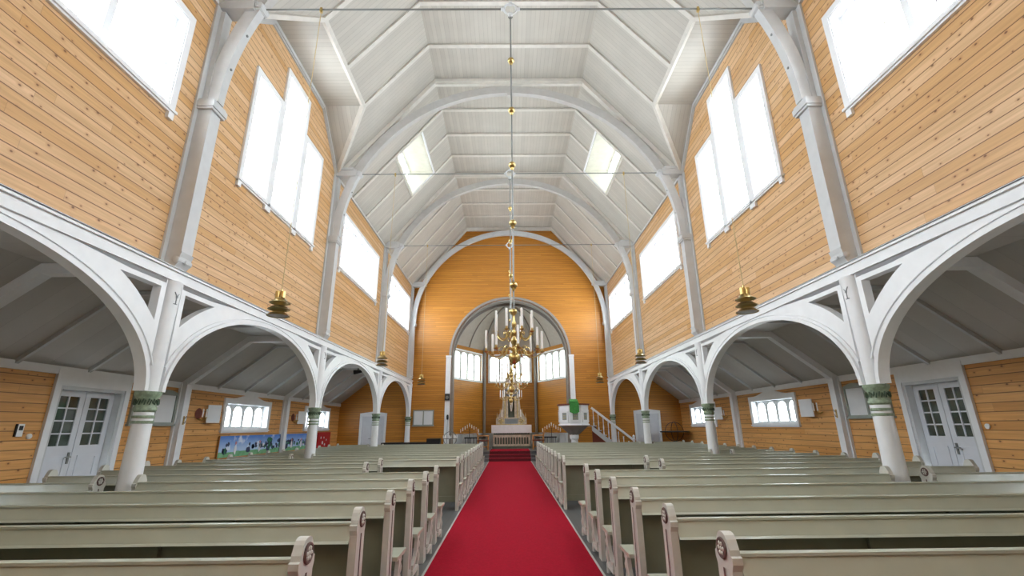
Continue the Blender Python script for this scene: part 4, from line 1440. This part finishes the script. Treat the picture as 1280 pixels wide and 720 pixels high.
notice('notice_board', 'two-panel framed board on the end wall left of the chancel arch', -4.14, 1.93, 0.98, 0.72, lambda u, v, q: (u, YE - q, v))
for s in (-1, 1):
    notice('notice_board', 'grey-framed two-panel board beside the %s aisle door' % SIDE[s], 10.78 if s < 0 else 10.72, 1.98, 1.34, 0.72, lambda u, v, q, s=s: (s * (OW - q), u, v), 2, True)
    for k, (yy, where) in enumerate(((12.78, 'before the nearer window'), (18.2, 'before the farther window'))):
        hb = thing('hymn_board', 'white tilted panel on the %s aisle wall, %s' % (SIDE[s], where), 'wall panel', (s * (OW - 0.02), yy, 1.9), 0, 'white aisle wall panels')
        MB().plate([(-0.2, -0.23), (0.2, -0.23), (0.2, 0.23), (-0.2, 0.23)], [], lambda u, v, q, s=s: (-s * (0.12 + 0.25 * u + q), u, v), 0.0, 0.02).obj('panel', M['paper'], hb)
        MB().box(0, -s * 0.13, -0.03, 0.03, -0.03, 0.03).obj('bracket', M['grey'], hb)
        sc = thing('wall_sconce', 'two-candle sconce with dark round back plate, %s aisle wall, %s' % (SIDE[s], where), 'sconce', (s * OW, yy - 0.42, 1.78), 0, 'aisle candle sconces')
        MB().lathe([(0.03, 0.0), (0.13, 0.004), (0.14, 0.014), (0.10, 0.02)], 0, 0, 0.12, 20, 'X').obj('back_plate', M['redwood'], sc, True)
        mb = MB()
        for dy in (-0.07, 0.07):
            mb.tube([(0, 0, 0), (-s * 0.09, dy * 0.6, -0.05), (-s * 0.16, dy, -0.02), (-s * 0.17, dy, 0.02)], 0.01, 6)
            mb.lathe([(0.01, 0), (0.035, 0.01), (0.035, 0.02)], -s * 0.17, dy, 0.01, 10)
        arm = mb.obj('arm', M['brass'], sc, True)
        for dy in (-0.07, 0.07):
            MB().lathe([(0.018, 0.0), (0.017, 0.2), (0.004, 0.21)], -s * 0.17, dy, 0.03, 8).obj('candle', M['candle'], arm, True)
    hk = thing('coat_hook', 'small brass hook on the %s aisle pilaster' % SIDE[s], 'hook', (s * (OW - 0.17), 11.6, 1.72), 0, 'pilaster hooks')
    MB().box(0, -s * 0.012, -0.02, 0.02, -0.1, 0.1).obj('plate', M['brass'], hk)
    MB().tube([(0, 0, 0.05), (-s * 0.05, 0, 0.06), (-s * 0.06, 0, 0.1)], 0.008, 6).tube([(0, 0, -0.05), (-s * 0.04, 0, -0.07), (-s * 0.05, 0, -0.02)], 0.008, 6).obj('hook', M['iron'], hk)
# switches and thermostat
for s, y, z in ((-1, 8.12, 1.42), (1, 8.14, 1.42)):
    mb = MB().lathe([(0.045, 0), (0.045, 0.02), (0.03, 0.035)], 0, 0, 0, 14, 'X')
    o = mb.obj('light_switch', M['socket'])
    o.location = (s * OW - (0.03 if s > 0 else 0), y, z)
    tag(o, 'round white light switch beside the %s aisle door' % SIDE[s], 'switch', 'aisle light switches')
t = thing('thermostat', 'small black and white thermostat on the left aisle wall', 'thermostat', (-OW, 7.93, 1.52))
MB().box(0, 0.03, -0.05, 0.05, -0.1, 0.1).obj('case', M['socket'], t)
MB().box(0.03, 0.036, -0.03, 0.03, 0.0, 0.07).obj('screen', M['black'], t)
MB().box(0, 0.028, -0.07, -0.05, -0.1, 0.1).obj('side_strip', M['black'], t)

# ------------------------------------------------------------------ painted banner and red board
def paint_sky():
    k = NT('painted_landscape')
    o, q = k.xyz()
    nz = k.noise(o, 2.2, 4.0)
    z = k.math('ADD', q[2], k.math('MULTIPLY', k.math('SUBTRACT', nz, 0.5), 0.12))
    sky = k.mix(k.rng(z, 0.2, 0.56, 0.0, 1.0), (0.42, 0.58, 0.80, 1), (0.07, 0.20, 0.60, 1))
    gr = k.mix(k.noise(o, 7, 3), (0.06, 0.25, 0.06, 1), (0.28, 0.55, 0.35, 1))
    c = k.mix(k.math('LESS_THAN', z, 0.14), sky, gr)
    cl = k.rng(k.noise(o, 3.2, 4), 0.56, 0.68, 0.0, 0.7)
    c = k.mix(k.math('MULTIPLY', cl, k.math('GREATER_THAN', z, 0.2)), c, (0.85, 0.88, 0.92, 1))
    k.l(c, k.b.inputs['Base Color'])
    k.b.inputs['Roughness'].default_value = 0.7
    return k.m


M['paintsky'] = paint_sky()
dk = simple('painted_dark_blue', (0.035, 0.045, 0.10, 1), 0.7, var=0.4, scale=20)
pk = simple('painted_pink', (0.60, 0.25, 0.28, 1), 0.7, var=0.3, scale=20)
tl = simple('painted_green', (0.03, 0.16, 0.09, 1), 0.7, var=0.4, scale=20)
lt = simple('painted_white', (0.75, 0.75, 0.78, 1), 0.7)
t = thing('painted_banner', 'long hand-painted landscape panel with blue sky along the left aisle wall', 'painting', (-OW + 0.03, 13.4, 0.74))
LB = 6.4
pf = MB()
pf.mi = 4
pf.box(0, 0.03, 0, LB, 0, 0.58)
rnd = random.Random(3)
def blob(y, z, ry, rz, mi):
    pf.mi = mi
    pts = [(y + ry * math.cos(2 * PI * i / 14) * rnd.uniform(0.75, 1.1), z + rz * math.sin(2 * PI * i / 14) * rnd.uniform(0.75, 1.1)) for i in range(14)]
    pf.plate(pts, [], lambda u, v, q: (0.03 + q, u, v), 0.0, 0.003 + 0.0015 * mi)
for i in range(90):
    y = rnd.choice([0.35, 1.9, 2.3, 2.7, 3.1, 3.5, 3.9, 4.3, 4.6, 5.0, 5.4, 5.8]) + rnd.uniform(-0.2, 0.2)
    z = rnd.uniform(0.17, 0.36)
    blob(y, z, rnd.uniform(0.03, 0.08), rnd.uniform(0.03, 0.09), rnd.choice([0, 0, 0, 0, 2, 3]) if z < 0.3 else 0)
for y in (0.3, 1.5, 2.7, 4.0):
    blob(y, 0.16, 0.13, 0.09, 0)
    blob(y + 0.05, 0.33, 0.05, 0.05, 0)
for y in (0.8, 2.15, 4.4, 5.2):
    blob(y, 0.2, 0.07, 0.14, 3)
    blob(y, 0.37, 0.045, 0.05, 1)
blob(2.75, 0.42, 0.18, 0.1, 2)
blob(3.5, 0.38, 0.22, 0.08, 0)
blob(6.1, 0.26, 0.09, 0.18, 2)
blob(6.1, 0.44, 0.06, 0.06, 0)
pf.obj('panel', [dk, pk, tl, lt, M['paintsky']], t)
mb = MB().box(0, 0.025, -0.02, 0, -0.01, 0.59).box(0, 0.04, 0, LB, -0.025, 0.0)
mb.obj('edge_strip', M['chairwood'], t)
t = thing('display_board', 'red display board with white spots beyond the painted panel', 'display board', (-OW + 0.06, 20.1, 0.62))
MB().box(0, 0.05, 0.0, 1.35, 0.08, 0.72).obj('panel', M['redboard'], t)
mb = MB()
for y, z, r in ((0.3, 0.5, 0.05), (0.5, 0.3, 0.07), (0.62, 0.5, 0.04), (0.75, 0.22, 0.05), (0.9, 0.4, 0.04)):
    mb.lathe([(r, 0.0), (r, 0.008)], 0.05, y, z, 12, 'X')
mb.obj('white_spot', M['paper'], t)
mb = MB().box(0, 0.05, 0.1, 0.15, -0.62, 0.1).box(0, 0.05, 1.2, 1.25, -0.62, 0.1)
mb.obj('foot', M['redboard'], t)

# ------------------------------------------------------------------ objects before the end wall
t = thing('globe_candle_stand', 'black iron globe candle stand with a tray, in the right aisle corner', 'candle stand', (7.5, 21.9, 0))
MB().lathe([(0.3, 0.0), (0.3, 0.02), (0.05, 0.05), (0.025, 0.1), (0.025, 0.8)], seg=14).obj('stem', M['black'], t, True)
g = MB()
for R, ax in ((0.42, 'Y'), (0.42, 'X'), (0.42, 'Z')):
    g.torus((0, 0, 1.2), R, 0.014, ax, 32, 6)
g.obj('globe_frame', M['black'], t, True)
MB().lathe([(0.62, 1.17), (0.64, 1.19), (0.64, 1.22), (0.60, 1.225)], seg=28).obj('tray', M['black'], t, True)
t = thing('globe_candle_stand', 'grey iron globe candle stand by the left chancel jamb', 'candle stand', (-2.75, 21.8, 0))
MB().lathe([(0.25, 0.0), (0.25, 0.02), (0.04, 0.05), (0.02, 0.1), (0.02, 0.7)], seg=14).obj('stem', M['iron'], t, True)
g = MB()
for R, ax in ((0.3, 'Y'), (0.3, 'X'), (0.3, 'Z')):
    g.torus((0, 0, 1.0), R, 0.014, ax, 28, 6)
g.obj('globe_frame', M['iron'], t, True)
mb = MB()
for i in range(8):
    a = 2 * PI * i / 8
    mb.lathe([(0.025, 0), (0.025, 0.12), (0.005, 0.13)], 0.3 * math.cos(a), 0.3 * math.sin(a), 1.01, 8)
mb.obj('candle', M['candle'], t, True)
t = thing('loudspeaker', 'small black loudspeaker on the left jamb of the chancel arch', 'loudspeaker', (-3.02, YE - 0.06, 2.88))
MB().box(-0.11, 0.11, -0.16, 0, -0.15, 0.15).obj('cabinet', M['black'], t)
MB().lathe([(0.08, -0.008), (0.07, 0.0)], 0, -0.162, -0.03, 14, 'Y').obj('cone', M['iron'], t)
t = thing('microphone', 'black microphone on a thin holder beside the left chancel jamb', 'microphone', (-2.98, YE - 0.14, 0))
MB().lathe([(0.14, 0), (0.14, 0.02), (0.02, 0.04), (0.011, 0.1), (0.011, 1.85)], seg=10).obj('stand', M['iron'], t, True)
MB().lathe([(0.03, 1.83), (0.05, 1.88), (0.055, 2.0), (0.03, 2.06)], seg=10).obj('capsule', M['black'], t, True)
# low black piano-like bench along the end wall on the left
t = thing('keyboard_bench', 'long low black bench with a music box in front of the left end wall', 'bench', (-4.5, 21.6, 0))
MB().box(-1.25, 1.35, -0.22, 0.22, 0.74, 0.86).obj('top', M['black'], t)
for x in (-1.15, 1.25):
    MB().box(x - 0.05, x + 0.05, -0.2, 0.2, 0, 0.74).obj('leg', M['black'], t)
MB().box(0.75, 1.35, -0.18, 0.2, 0.86, 1.02).obj('box', M['black'], t)
# black spotlight under the left aisle ceiling
t = thing('spotlight', 'small black spotlight under the left aisle ceiling', 'spotlight', (-5.9, 17.9, 3.7))
MB().tube([(0, 0, 0.07), (0, 0, -0.1)], 0.02).obj('stem', M['black'], t)
MB().tube([(-0.16, -0.02, -0.14), (0.14, 0.02, -0.10)], [0.09, 0.05], 12).obj('head', M['black'], t)
